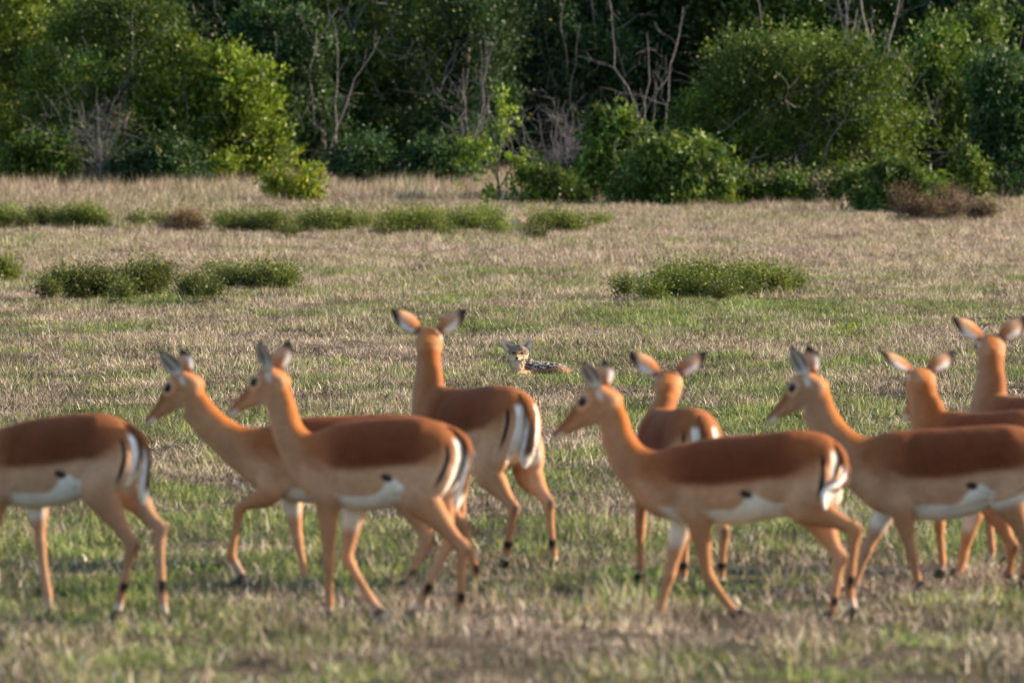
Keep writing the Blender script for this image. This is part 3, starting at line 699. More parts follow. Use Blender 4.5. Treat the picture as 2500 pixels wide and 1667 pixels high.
# --- animals seen from behind
FL = lambda sg, dx=0: [(.27, sg * .08, .66), (.25 + dx * .3, sg * .085, .50), (.31 + dx * .7, sg * .075, .27), (.29 + dx, sg * .075, .08), (.30 + dx, sg * .075, .03)]
HL = lambda sg, dx=0: [(-.32, sg * .075, .68), (-.20 + dx * .3, sg * .09, .50), (-.42 + dx, sg * .085, .27), (-.38 + dx, sg * .085, .08), (-.37 + dx, sg * .085, .03)]
build_impala('impala seen from behind with ears spread wide, watching the jackal, left of centre', 1163, 56.5, 34, (1047, 822, .46, -2, 20),
    [FL(1), FL(-1, -.08),
     [(-.32, .075, .68), (1192, 1150, -.22), (1255, 1242, -.45), (1237, 1345, -.40), (1233, 1378, -.39)],
     [(-.32, -.075, .68), (1288, 1150, -.27), (1339, 1228, -.50), (1350, 1345, -.49), (1352, 1376, -.48)]],
    None, None, 0, ear=(.78, -.10), s=1.0, earf=(.9, .45), hs=1.16)
build_impala('impala seen from behind, low between the two walking ones right of centre', 1653, 54.0, 17, (1632, 925, .46, 2, 24),
    [FL(1, .06), FL(-1, -.1), HL(1, .02), HL(-1, -.05)],
    None, None, 0, ear=(.78, -.05), s=.95, earf=(.9, .45), hs=1.14)
build_impala('impala seen from behind with its face turned half left, second from the right edge', 2425, 54.4, 44, (2250, 916, .42, 17, 38),
    [FL(1), [(.25, -.08, .62), (2378, 1250, .22), (2352, 1350, .28), (2337, 1432, .29), (2333, 1458, .30)],
     [(-.22, .075, .62), (2420, 1222, -.12), (2472, 1335, -.25), (2462, 1420, -.22), (2460, 1450, -.21)], HL(-1)],
    None, None, 0, ear=(.80, -.12), s=.90, earf=(.9, .45), hs=1.12)
build_impala('tall-necked impala seen from behind at the far right, standing highest in the herd', 2545, 55.6, 40, (2421, 838, .44, 10, 22),
    [FL(1), FL(-1, .05), HL(1, -.05), HL(-1)],
    None, None, 0, ear=(.80, -.05), s=.95, earf=(.9, .45), hs=1.14)

# ------------------------------------------------------------------ jackal lying in the grass
def build_jackal():
    base = at(1300, 916); d = base.y; k = d / FPX; ox = (1300 - 1250) * k
    # own frame: x to the right of the picture, y away from the camera, z up; built where it lies
    def P(px, py, y=0): return Vector(((px - 1250) * (d + y) / FPX - base.x, y, CAMH + ray(px, py).z * (d + y) / ray(px, py).y - base.z))
    B = Body()
    def tube(rows, kind, n=22):
        Q, T_ = smooth_path(rows, 6); cc = [Vector(r[:3]) for r in Q]; a1 = []; a2 = []
        for i in range(len(cc)):
            tg = (cc[min(i + 1, len(cc) - 1)] - cc[max(i - 1, 0)]).normalized(); ref = Vector((0, 1, 0)) if abs(tg.y) < .9 else Vector((1, 0, 0))
            u = (ref - tg * ref.dot(tg)).normalized(); w = tg.cross(u); a1.append(u * Q[i][3]); a2.append(w * Q[i][4])
        B.loft(cc, a1, a2, [(kind, t, 0) for t in T_], n)
    # trunk from shoulder to rump, curled on its side: (point, depth radius, height radius)
    tube([(*P(1262, 892), .06, .06), (*P(1277, 894, .02), .085, .085), (*P(1300, 901, .04), .10, .075), (*P(1330, 903, .05), .10, .072), (*P(1358, 906, .04), .10, .068),
          (*P(1382, 912, .02), .08, .055), (*P(1396, 916, .02), .04, .03)], 0)
    tube([(*P(1348, 912, -.06), .04, .03), (*P(1360, 908, -.06), .07, .055), (*P(1376, 912, -.05), .065, .05), (*P(1388, 918, -.04), .03, .03)], 1)       # haunch
    tube([(*P(1378, 915, -.05), .03, .025), (*P(1350, 922, -.12), .022, .018), (*P(1325, 922, -.16), .02, .016), (*P(1312, 924, -.17), .022, .015)], 1, 14)   # hind foot
    tube([(*P(1268, 905, 0), .05, .045), (*P(1272, 914, -.07), .035, .03), (*P(1280, 918, -.14), .026, .024), (*P(1262, 923, -.2), .022, .018)], 2, 14)  # foreleg
    tube([(*P(1292, 911, -.08), .03, .025), (*P(1268, 913, -.13), .034, .028), (*P(1262, 922, -.17), .028, .02)], 2, 14)
    tube([(*P(1270, 900, .0), .07, .06), (*P(1264, 896, -.04), .065, .06), (*P(1263, 884, -.07), .058, .062), (*P(1265, 868, -.08), .055, .055)], 3)      # neck with pale throat ruff
    tube([(*P(1386, 912, .02), .035, .03), (*P(1398, 914, -.02), .035, .03), (*P(1401, 921, -.06), .028, .03), (*P(1396, 927, -.10), .02, .02)], 4, 14)    # tail
    # head, facing the camera and a little down; local: x = picture right, y = towards nose, z = up
    hc = P(1266, 862, -.09); yaw = R(6)
    hx = Vector((math.cos(yaw), -math.sin(yaw), -.03)).normalized(); hyv = Vector((math.sin(yaw) * -1, -math.cos(yaw), -.10)).normalized(); hyv = (hyv - hx * hyv.dot(hx)).normalized(); hzv = (hyv.cross(hx)) * -1
    if hzv.z < 0: hzv = -hzv
    rows = [(-.075, .030, .035, .0), (-.055, .062, .052, .0), (-.025, .078, .064, -.002), (.0, .080, .066, -.004), (.025, .066, .058, -.008), (.045, .045, .042, -.016), (.065, .028, .027, -.024), (.085, .0215, .021, -.029), (.102, .017, .017, -.031), (.112, .009, .010, -.030)]
    rows = [tuple(v * 1.08 for v in rw) for rw in rows]
    Q, _ = smooth_path(rows, 4)
    B.loft([hc + hyv * r[0] + hzv * r[3] for r in Q], [hx * r[1] for r in Q], [hzv * r[2] for r in Q], [(5, 0, 0)] * len(Q), 26)
    for sg in (-1, 1):                                    # cheek ruffs
        tube([(*(hc + hx * sg * .040 - hzv * .02), .042, .040), (*(hc + hx * sg * .060 - hzv * .036 - hyv * .01), .028, .026), (*(hc + hx * sg * .074 - hzv * .046 - hyv * .02), .01, .01)], 5, 14)
    V, Nn, F = fuse(B, .006, 3); I, Dd = nearest(B, V, 3); Pm = np.array(B.P)
    TAW = np.array((.50, .29, .14)); SIL = np.array((.40, .39, .40)); DK = np.array((.016, .015, .022)); CR = np.array((.62, .50, .38)); GB = np.array((.20, .145, .11))
    def coat(kind, X, Nv):
        x, y, z = X.T; n = len(x)
        # streaky saddle: black with silver guard hairs
        st = fbm(x * 60 + z * 40, z * 120 + y * 20 - x * 30, 12, 3); st2 = fbm(x * 150, z * 150 + y * 60, 13, 2)
        sad = lerp(DK, SIL, sst(.52, .62, st * .6 + st2 * .4))
        zb_ = P(1330, 903).z
        lo = lerp(TAW * .66, np.array((.15, .09, .06)), sst(.35, .6, st2)); grz = lerp(DK * 3, CR * .8, sst(.42, .6, st * .5 + st2 * .5)); lo = lerp(lo, grz, sst(P(1318, 900).x, P(1300, 900).x, x) * .9)
        xl = P(1300, 900).x; lim = zb_ + .012 - .55 * np.clip(xl - x, 0, .12) + .10 * np.clip(x - P(1350, 900).x, 0, .2)
        c = lerp(lo, sad, sst(lim - .012, lim + .012, z))
        c = np.where((kind == 0)[:, None], c, lo); c = lerp(c, DK * 2, sst(P(1384, 900).x, P(1396, 900).x, x) * sst(.40, .52, st) * .8)
        leg = lerp(TAW, CR, .25 * st2); c = np.where((kind == 2)[:, None], leg, c)
        th = lerp(CR, GB, sst(.02, .06, np.abs(x - P(1262, 880).x)) * .75); th = lerp(th, np.array((.2, .17, .15)), sst(.62, .72, st) * .4)
        c = np.where((kind == 3)[:, None], th, c)
        tl = lerp(TAW * .7, DK, sst(.45, .55, st)); c = np.where((kind == 4)[:, None], tl, c)
        q = X - np.array(hc); a = q @ np.array(hx); b_ = q @ np.array(hyv); h_ = q @ np.array(hzv)
        hd = lerp(GB, SIL * .55, sst(.5, .7, st2) * .7); hd = lerp(hd, TAW * .8, (1 - sst(.0, .030, np.hypot(a * .9, h_ + .005))) * sst(.01, .04, b_))
        hd = lerp(hd, TAW * .75, sst(.03, .06, b_) * sst(-.03, -.012, h_))
        hd = lerp(hd, CR, sst(-.018, -.034, h_ - .3 * np.abs(a) + .004))
        hd = lerp(hd, DK * 3, sst(.045, .058, h_) * (1 - sst(.01, .03, np.abs(a))) * .7)
        for sg in (-1, 1): hd = lerp(hd, DK * 1.5, (1 - sst(.010, .021, np.hypot((a - sg * .031) * .8, (h_ - .006) * 1.5))) * (b_ > 0) * .9)
        hd = lerp(hd, DK * 2, (1 - sst(.0, .004, np.abs(h_ + .042 - .1 * np.abs(a)))) * sst(.05, .06, b_) * (1 - sst(.016, .024, np.abs(a))) * .8)
        return np.where((kind == 5)[:, None], hd, c)
    col = np.zeros((len(V), 3)); ws = np.zeros(len(V))
    for j in range(3):
        w = 1 / (Dd[:, j] + .003) ** 2; col += coat(Pm[I[:, j], 0].astype(int), V, Nn) * w[:, None]; ws += w
    col /= ws[:, None]
    rough = (fbm(V[:, 0] * 70 + V[:, 1] * 31, V[:, 2] * 90, 7, 2) - .5) * .012
    VV = [tuple(v) for v in V + Nn * rough[:, None]]; FF = list(F); CC = list(col)
    for sg, tip in ((-1, (1222, 826)), (1, (1298, 819))):
        b0 = hc + hx * sg * .050 + hzv * .022 - hyv * .005
        tv = (P(*tip, -.08) - b0); ev, ef, ec = mk_ear(b0, tv, hyv * .95 + hx * sg * .25, tv.length, .052, 'jackal')
        o0 = len(VV); VV += [tuple(v) for v in ev]; FF += [tuple(o0 + i for i in f) for f in ef]; CC += ec
    root = thing('jackal', 'black-backed jackal lying in the grass with pointed ears up, facing the camera', 'jackal', base)
    link('body', mesh('jackal_body', np.array(VV), FF, True, np.array(CC)), root, [M_jackal])
    ey = ball(.0100, 10, (1.3, .8, .8)); ey.materials.append(M_eye); nz = ball(.0125, 12, (1.15, .8, .85)); nz.materials.append(M_eye)
    for sg in (-1, 1):
        e_ = link('eye', ey, root); e_.location = hc + hx * sg * .033 + hyv * .049 + hzv * .008
    n_ = link('nose', nz, root); n_.location = hc + hyv * .117 - hzv * .029
build_jackal()

# ------------------------------------------------------------------ shrubs and trees
def tube_mesh(paths, n=6):
    V = []; F = []
    for path in paths:
        P_ = [Vector(p[:3]) for p in path]; b0 = len(V)
        for i, p in enumerate(P_):
            tg = (P_[min(i + 1, len(P_) - 1)] - P_[max(i - 1, 0)]).normalized(); rf = Vector((1, 0, 0)) if abs(tg.x) < .8 else Vector((0, 1, 0))
            u = (rf - tg * rf.dot(tg)).normalized(); w = tg.cross(u); r = path[i][3]
            for k in range(n):
                a = 2 * math.pi * k / n; V.append(p + (u * math.cos(a) + w * math.sin(a)) * r)
            if i:
                o = b0 + (i - 1) * n
                for k in range(n): F.append((o + k, o + (k + 1) % n, o + n + (k + 1) % n, o + n + k))
    return V, F
def limb(a, b_, r0, r1, rs, wob=.12, n=7):
    """a crooked branch: a few kinks of uneven size between its ends"""
    a = Vector(a); b_ = Vector(b_); L = (b_ - a).length; out = []; off = Vector((0, 0, 0)); seq = [Vector((0, 0, 0))]
    for i in range(n):
        off = off * .75 + Vector(rs.normal(size=3)) * wob * L * .22 * (1.8 if rs.uniform() < .2 else .7); seq.append(off.copy())
    end = seq[-1]
    for i in range(n + 1):
        t_ = i / n; p = a.lerp(b_, t_) + seq[i] - end * t_; p.z += .08 * L * t_ * (1 - t_)
        out.append((*p, r0 + (r1 - r0) * t_ ** .8))
    return out
def leaves(anchors, dirs, per, llen, lwid, cols, rs, spread=.22, droop=0.0, yellow=.04):
    """small folded leaves on sprigs that start at anchors and grow along dirs"""
    n = len(anchors) * per; A = np.repeat(anchors, per, 0); Dr = np.repeat(dirs, per, 0)
    t_ = rs.uniform(0, 1, n)[:, None]; side = rs.normal(size=(n, 3)) * spread * .28
    pos = A + Dr * t_ * spread * (1.1 + np.repeat(rs.uniform(0, 1, len(anchors)) ** 4 * 1.6, per)[:, None]) + side * (.4 + .6 * t_) + np.array([0, 0, -droop]) * (t_ ** 2) * spread
    ax = Dr * .8 + rs.normal(size=(n, 3)) * .75 + np.array([0, 0, -droop * 1.6]); ax /= np.linalg.norm(ax, axis=1)[:, None]
    nr = rs.normal(size=(n, 3)) + np.array([0, 0, .9]); wv = np.cross(ax, nr); wv /= np.linalg.norm(wv, axis=1)[:, None] + 1e-6
    L = llen * rs.uniform(.6, 1.35, n)[:, None]; Wd = lwid * rs.uniform(.7, 1.2, n)[:, None]; up = np.cross(wv, ax) * Wd * .25
    V = np.stack([pos, pos + ax * L * .45 + wv * Wd * .5 + up, pos + ax * L, pos + ax * L * .45 - wv * Wd * .5 + up], 1).reshape(-1, 3)
    i4 = np.arange(n)[:, None] * 4; F = (i4 + np.array([0, 1, 2, 3])[None]).astype(int)
    c1, c2 = np.array(cols[0]), np.array(cols[1]); k = rs.uniform(size=n); spr = np.repeat(rs.uniform(size=len(anchors)), per)
    c = lerp(c1, c2, np.clip(k[:, None] * .45 + spr[:, None] ** 1.5 * .9 - .08, 0, 1.25)); c = c * rs.uniform(.7, 1.3, n)[:, None]
    ye = rs.uniform(size=n) < yellow; c[ye] = np.array((.27, .28, .05)) * rs.uniform(.6, 1.1, ye.sum())[:, None]
    return V, F, np.repeat(c, 4, 0)
def shrub(name, label, cat, base, rx, ry, h, nsp, per, llen, lwid, cols, seed, lift=.0, puffs=16, wood='trunk', nst=9, spread=.25, droop=.0, yellow=.012,
          group=None, dead=0, dead_r=.02, stem_r=.05, mat=None, lean=0.0, prr=(.08, .20)):
    """multi-stemmed shrub: stems, leafy crown made of uneven puffs of sprigs, optional bare pale branches"""
    rs = np.random.default_rng(seed); root = thing(name, label, cat, base, 0, group)
    pc = []; pr_ = []
    for i in range(puffs):
        a = rs.uniform(0, 2 * math.pi); q = rs.uniform(.12, 1) ** .6 * .88; zz = rs.uniform(lift, 1) 
        sh = math.sqrt(max(.15, 1 - (max(zz - .35, 0) / .75) ** 2))
        zz = zz ** 1.25; pc.append((rx * q * sh * math.cos(a) + lean * zz * h, ry * q * sh * math.sin(a), h * (.06 + .80 * zz))); pr_.append(rs.uniform(*prr))
    pc = np.array(pc); pr_ = np.array(pr_)
    which = rs.integers(0, puffs, nsp); dv = rs.normal(size=(nsp, 3)); dv[:, 2] = dv[:, 2] * .8 + .45; dv /= np.linalg.norm(dv, axis=1)[:, None]
    rad = pr_[which][:, None] * (rs.uniform(.5, 1.05, nsp) ** .5)[:, None]
    an = pc[which] + dv * rad * np.array([rx, ry, h * .62])
    an[:, 2] = np.maximum(an[:, 2], .03 + rs.uniform(0, .12, nsp))
    gr = dv * .8 + np.array([0, 0, .6]) + rs.normal(size=(nsp, 3)) * .45; gr /= np.linalg.norm(gr, axis=1)[:, None]
    V, F, c = leaves(an, gr, per, llen, lwid, cols, rs, spread, droop, yellow)
    c = c * np.repeat(rs.uniform(.5, 1.5, puffs)[which], per * 4)[:, None]
    link('crown', mesh(name + '_crown', V, F, False, c), root, [mat or M_leaf])
    paths = []
    for i in range(nst):
        j = i % puffs; p = pc[j]; b0 = (rs.normal() * rx * .10, rs.normal() * ry * .10, -.05); e_ = (p[0], p[1], p[2])
        st_ = limb(b0, e_, stem_r * rs.uniform(.6, 1), stem_r * .3, rs, .10); paths.append(st_)
        for q in range(3):
            s0 = st_[3 + q]; tip = p + rs.normal(size=3) * np.array([rx, ry, h * .5]) * .3
            paths.append(limb(s0[:3], tip, s0[3] * .6, .004, rs, .12, 5))
    V, F = tube_mesh(paths, 5); link(wood, mesh(name + '_wood', [tuple(v) for v in V], F), root, [M_bark])
    if dead:
        paths = []
        for i in range(dead):
            a = rs.uniform(0, 2 * math.pi); q = rs.uniform(.2, 1.02)
            s0 = (rs.normal() * rx * .35, -abs(rs.normal()) * ry * .3, rs.uniform(.0, .5) * h)
            e_ = (s0[0] + rs.normal() * rx * .45, s0[1] - abs(rs.normal()) * ry * .5, s0[2] + rs.uniform(.1, .6) * h)
            L_ = limb(s0, e_, dead_r * rs.uniform(.5, 1.1), dead_r * .25, rs, .14); paths.append(L_)
            for _ in range(3):
                k_ = L_[rs.integers(2, 6)]; paths.append(limb(k_[:3], (k_[0] + rs.normal() * .3, k_[1] + rs.normal() * .2, k_[2] + rs.normal() * .3), dead_r * .35, .003, rs, .12, 4))
        V, F = tube_mesh(paths, 5); link('bare_branch', mesh(name + '_bare', [tuple(v) for v in V], F), root, [M_dead])['kind'] = 'stuff'
    return root
def on(px, y, dz=0):
    x = (px - 1250) / FPX * y; return (x, y, float(gz(x, y)) + dz)
DKG = ((.015, .046, .018), (.050, .105, .034)); MDG = ((.026, .070, .014), (.115, .185, .030)); YLG = ((.04, .088, .012), (.18, .245, .03)); BRG = ((.04, .095, .018), (.14, .215, .035))
GYG = ((.05, .085, .035), (.13, .17, .07))
GB_ = 'bushes along the edge of the thicket'
T = 'bush'
shrub('leafy_bush', 'tall yellow-green bush at the left edge of the thicket', T, on(-10, 226), 1.83, 1.65, 4.79, 2001, 13, 0.111, 0.055, YLG, 1, puffs=55, yellow=.025, group=GB_, dead=3)
shrub('leafy_bush', 'broad rounded olive-green bush left of centre with dead twigs under it', T, on(300, 224), 2.13, 1.76, 3.65, 3068, 12, 0.091, 0.042, MDG, 2, lift=0, puffs=66, group=GB_, dead=16, dead_r=0.017)
shrub('leafy_bush', 'yellowish bush with upright shoots beside the broad olive one', T, on(520, 223), 1.40, 1.32, 3.08, 2001, 12, 0.111, 0.055, YLG, 3, puffs=45, group=GB_, dead=3)
shrub('leafy_bush', 'dull green bush leaning over the dark hollow left of centre', T, on(690, 227), 1.34, 1.32, 3.53, 1734, 12, 0.098, 0.052, DKG, 4, puffs=40, group=GB_, dead=6)
shrub('leafy_bush', 'tall bush with bluish grey bare branches, above the dark hollow', T, on(860, 230), 1.95, 1.54, 5.02, 2668, 12, 0.104, 0.052, MDG, 5, lift=.0, puffs=60, group=GB_, dead=14, dead_r=0.022)
shrub('leafy_bush', 'shadowed dark green bush in the middle of the thicket', T, on(1090, 229), 1.71, 1.43, 4.45, 2267, 12, 0.091, 0.043, DKG, 6, lift=0, puffs=51, group=GB_, dead=12, dead_r=0.019)
shrub('leafy_bush', 'dark bush rising behind the bare grey shrub', T, on(1350, 232), 1.71, 1.43, 5.13, 2134, 12, 0.098, 0.047, DKG, 7, lift=.0, puffs=51, group=GB_, dead=14, dead_r=0.025)
shrub('leafy_bush', 'bright green bush with curved top branch, at the left foot of the big dome', T, on(1500, 208), .62, .6, 1.65, 650, 12, 0.130, 0.055, BRG, 8, puffs=32, group=GB_, dead=5, spread=.22, droop=.4, dead_r=0.014)
shrub('leafy_bush', 'low bright green drooping bush under the left side of the big dome', T, on(1660, 204), 1.0, .7, 1.15, 1100, 12, 0.143, 0.047, BRG, 9, puffs=40, group=GB_, spread=.24, droop=.7, dead=4)
shrub('leafy_bush', 'big dome-shaped fine-leaved bush with a dark hollow beneath, at right', T, on(1965, 210), 2.45, 1.9, 3.0, 6000, 12, .082, .034, ((.022, .062, .010), (.135, .21, .03)), 10, lift=.26, puffs=74, prr=(.09, .20), group=GB_, dead=22, dead_r=0.017, spread=.28)
shrub('leafy_bush', 'glossy-leaved olive bush closing the thicket at the right', T, on(2330, 213), 1.65, 1.43, 3.53, 2668, 12, 0.111, 0.052, MDG, 11, puffs=55, group=GB_, yellow=.03, dead=8)
shrub('leafy_bush', 'small tongue-leaved green bush at the right foot of the dome', T, on(2190, 200), 0.67, 0.55, 0.85, 800, 12, 0.156, 0.039, BRG, 12, puffs=22, group=GB_, spread=.2, droop=.8)
shrub('leafy_bush', 'grass-high green bush at the far right edge', T, on(2470, 208), 0.92, 0.77, 2.62, 1200, 12, 0.104, 0.052, DKG, 13, puffs=32, group=GB_)
for px_, w_, h_, cl_, sd_, lb_ in ((1560, .5, .8, MDG, 70, 'low leafy bush filling the gap below the curved-branch bush'), (1790, .5, .5, BRG, 71, 'low drooping green bush under the dark middle of the dome'), (1925, .35, .35, MDG, 72, 'small leafy bush under the dome, right of the drooping one'),
        (2090, .45, .5, BRG, 73, 'bright low bush between the dome and the tongue-leaved bush'), (1440, .5, .7, DKG, 74, 'low dark bush beside the bare grey shrub'), (1060, .8, .7, DKG, 75, 'low dark bush at the foot of the middle thicket'), (880, .9, .8, DKG, 76, 'low dark bush inside the hollow left of centre'),
        (400, 1.0, .8, DKG, 77, 'low dark bush under the yellowish bush'), (120, .9, .9, MDG, 78, 'low green bush at the foot of the left edge bush')):
    shrub('low_bush', lb_, T, on(px_, 205 if px_ > 1500 else (209 if px_ > 1400 else 221)), w_, w_ * .8, h_, int(600 * w_ + 200), 12, .10, .042, cl_, sd_, puffs=16, group=GB_, spread=.26, droop=.4, stem_r=.015, nst=5)
GT = 'trees standing behind the thicket'
spec = [(-60, 238, DKG, 'dark tree behind the yellow-green bush at the left edge'), (230, 233, GYG, 'greyish twiggy tree behind the broad olive bush'), (480, 237, MDG, 'green tree above the yellowish bush'),
        (720, 234, MDG, 'tree between the dull bush and the grey-branched one'), (960, 238, DKG, 'dark tree left of the middle of the thicket'), (1200, 235, DKG, 'darkest tree in the middle of the thicket'),
        (1450, 234, DKG, 'dark tree above the bright green bush'), (1690, 238, DKG, 'dark green tree left of the pale trunks'), (1930, 234, MDG, 'green tree left behind the pale trunks'),
        (2180, 237, GYG, 'grey-green tree right of the pale trunks'), (2400, 233, DKG, 'dark tree behind the glossy bush'), (2620, 236, DKG, 'dark tree beyond the right edge')]
for i, (px, y, cl, lb) in enumerate(spec):
    shrub('thicket_tree', lb, 'tree', on(px, y), 2.2, 1.8, 6.6, 3000, 11, .15, .08, cl, 100 + i, lift=.0, puffs=70, group=GT, dead=6, dead_r=.02, spread=.5, stem_r=.09, nst=12)

def bare_tree(name, label, cat, base, h, spreadx, seed, n=9, r=.06, twigs=5, mat=None, group=None, wood='trunk'):
    rs = np.random.default_rng(seed); root = thing(name, label, cat, base, 0, group); paths = []
    for i in range(n):
        b0 = (rs.normal() * spreadx * .12, rs.normal() * .1, -.05); e_ = (rs.normal() * spreadx * .6, rs.normal() * spreadx * .3, h * rs.uniform(.55, 1.05))
        L_ = limb(b0, e_, r * rs.uniform(.5, 1), r * .2, rs, .09, 9); paths.append(L_)
        for _ in range(twigs):
            k_ = L_[rs.integers(2, 9)]; tp = (k_[0] + rs.normal() * spreadx * .4, k_[1] + rs.normal() * .3, k_[2] + rs.uniform(-.1, .45) * h * .5)
            l2 = limb(k_[:3], tp, k_[3] * .5, .003, rs, .14, 6); paths.append(l2)
            for __ in range(2):
                k2 = l2[rs.integers(2, 6)]; paths.append(limb(k2[:3], (k2[0] + rs.normal() * .22, k2[1] + rs.normal() * .2, k2[2] + rs.normal() * .22), max(.004, k2[3] * .5), .002, rs, .15, 4))
    V, F = tube_mesh(paths, 5); link(wood, mesh(name + '_w', [tuple(v) for v in V], F), root, [mat or M_dead])
    return root
bare_tree('dead_tree', 'pale leafless tree trunks rising behind the big dome bush', 'tree', on(2110, 225), 5.8, .9, 5, 5, .06, 6)
bare_tree('dead_tree', 'forked grey dead stem showing above the left top of the dome bush', 'tree', on(1950, 219), 4.3, .55, 6, 3, .035, 5)
bare_tree('dead_tree', 'bluish bare trunk standing among the leaves left of centre', 'tree', on(790, 226), 4.2, .8, 7, 3, .035, 5)
bare_tree('dead_tree', 'grey crooked bare branches in the dark gap right of the middle', 'tree', on(1610, 224), 3.9, 1.3, 8, 4, .03, 5)
bare_tree('dead_tree', 'bleached stems in the dark middle of the thicket', 'tree', on(1160, 226), 3.0, 1.4, 18, 4, .028, 5)
bare_tree('dead_shrub', 'leafless grey tangled shrub sprawling in the middle before the dark trees', 'shrub', on(1360, 212), 1.75, 1.25, 9, 26, .018, 6, wood='branches')
bare_tree('dead_shrub', 'tangle of dead twigs in the dark under the broad olive bush', 'shrub', on(240, 221), 1.9, 1.1, 19, 14, .016, 5, wood='branches')

# young plants and cushions out on the grass
shrub('young_bush', 'small bright yellow-green bush standing alone in the dry grass', 'bush', on(722, 207), .62, .5, .95, 230, 11, .10, .05, ((.10, .17, .02), (.36, .42, .05)), 30, puffs=9, stem_r=.015, spread=.16, wood='stems', yellow=.12)
def sapling():
    base = on(1228, 203); rs = np.random.default_rng(33)
    root = thing('sapling', 'thin leaning sapling with a leafy tuft on top, in the middle before the thicket', 'sapling', base)
    top = (.02, 0, 1.72); paths = [limb((-.05, 0, -.03), (-.10, 0, .55), .028, .022, rs, .04), limb((-.10, 0, .55), top, .018, .008, rs, .02), limb((-.10, 0, .55), (-.42, .05, .95), .014, .006, rs, .05), limb((-.06, 0, .3), (.25, 0, .8), .012, .005, rs, .05)]
    V, F = tube_mesh(paths, 6); link('stem', mesh('sap_w', [tuple(v) for v in V], F), root, [M_bark])
    an = np.concatenate([np.array(top) + rs.normal(size=(26, 3)) * (.07, .07, .12), np.array((.0, 0, 1.25)) + rs.normal(size=(8, 3)) * (.06, .06, .05), np.array((-.45, .05, .98)) + rs.normal(size=(40, 3)) * (.17, .12, .06),
                         np.array((-.62, .05, .80)) + rs.normal(size=(20, 3)) * (.12, .1, .05), np.array((.28, 0, .8)) + rs.normal(size=(22, 3)) * (.12, .1, .05), np.array((-.1, 0, .25)) + rs.normal(size=(40, 3)) * (.3, .2, .12)])
    dv = rs.normal(size=an.shape) + (0, 0, .5); dv /= np.linalg.norm(dv, axis=1)[:, None]
    V, F, c = leaves(an, dv, 9, .09, .05, ((.08, .17, .02), (.26, .36, .05)), rs, .12, 0, .05)
    link('foliage', mesh('sap_l', V, F, False, c), root, [M_leaf])
sapling()
shrub('young_bush', 'low dark green bush just right of the sapling', 'bush', on(1345, 203), .62, .5, .62, 480, 11, .07, .04, BRG, 34, puffs=9, stem_r=.012, spread=.15, wood='stems')
shrub('young_bush', 'small glossy bush on a thin stem at the right foot of the thicket', 'bush', on(2365, 203), .32, .3, 1.0, 260, 10, .08, .045, MDG, 35, lift=.3, puffs=6, stem_r=.012, spread=.14, wood='stems', yellow=.1)
shrub('brown_scrub', 'brown half-dead scrub mound at the right foot of the thicket', 'scrub', on(2290, 192), 1.1, .6, .52, 1500, 9, .05, .012, ((.06, .042, .032), (.18, .125, .09)), 36, puffs=14, stem_r=.01, spread=.16, wood='stems', yellow=0)
CU = ((.05, .085, .02), (.20, .26, .06)); CUD = ((.035, .06, .02), (.15, .18, .055))
GC = 'low cushion shrubs on the open meadow'
def cushion(px, py, w, h, cl, seed, lab, n=1000, brown=.10):
    p = at(px, py); r_ = w / 2 / FPX * p.y
    return shrub('cushion_shrub', lab, 'shrub', p, r_ * 1.0, r_ * .7, h * .70 / FPX * p.y, n, 9, .045, .013, cl, seed, puffs=15, stem_r=.006, spread=.15, prr=(.12, .36), wood='stems', yellow=brown, nst=6, group=GC)
cushion(195, 733, 190, 62, CUD, 51, 'dark green cushion shrub, leftmost of three in a row on the meadow', 1500)
cushion(375, 728, 200, 68, CUD, 52, 'dark cushion shrub, middle one of three in a row on the meadow', 1600)
cushion(605, 712, 190, 55, CUD, 53, 'flatter cushion shrub, right one of three in a row on the meadow', 1300)
cushion(475, 733, 60, 38, CUD, 50, 'tiny cushion tuft between the middle and the right shrub of the row', 350)
cushion(1690, 733, 300, 78, CU, 54, 'bushy green cushion shrub, higher left half of the mound on the right meadow', 2400)
cushion(1850, 722, 170, 55, CU, 55, 'low green cushion shrub, right half of the mound on the right meadow', 1200)
cushion(10, 562, 110, 50, CU, 56, 'fresh green cushion shrub cut by the left edge', 900)
cushion(110, 560, 100, 36, CUD, 57, 'small dark cushion shrub second from the left edge', 700)
cushion(205, 562, 130, 55, CU, 58, 'olive cushion shrub with brown top near the left edge', 900)
cushion(5, 695, 60, 45, CU, 59, 'green cushion shrub at the left edge, level with the row of three', 500)
cushion(620, 570, 190, 45, CU, 60, 'light green flat shrub below the small yellow-green bush', 1100)
cushion(800, 572, 160, 50, CU, 61, 'flat shrub between the yellow-green bush and the middle', 1000)
cushion(1010, 575, 200, 58, CU, 62, 'dense green flat shrub left of the pale mound', 1300)
cushion(1150, 570, 150, 45, CU, 66, 'green flat shrub directly left of the pale mound', 900)
cushion(1380, 572, 170, 42, CU, 63, 'yellowish flat shrub right of the pale mound', 1000)
cushion(455, 572, 110, 48, ((.13, .09, .06), (.30, .22, .15)), 64, 'dry brownish tuft between the left shrubs and the yellow-green bush', 700, 0)

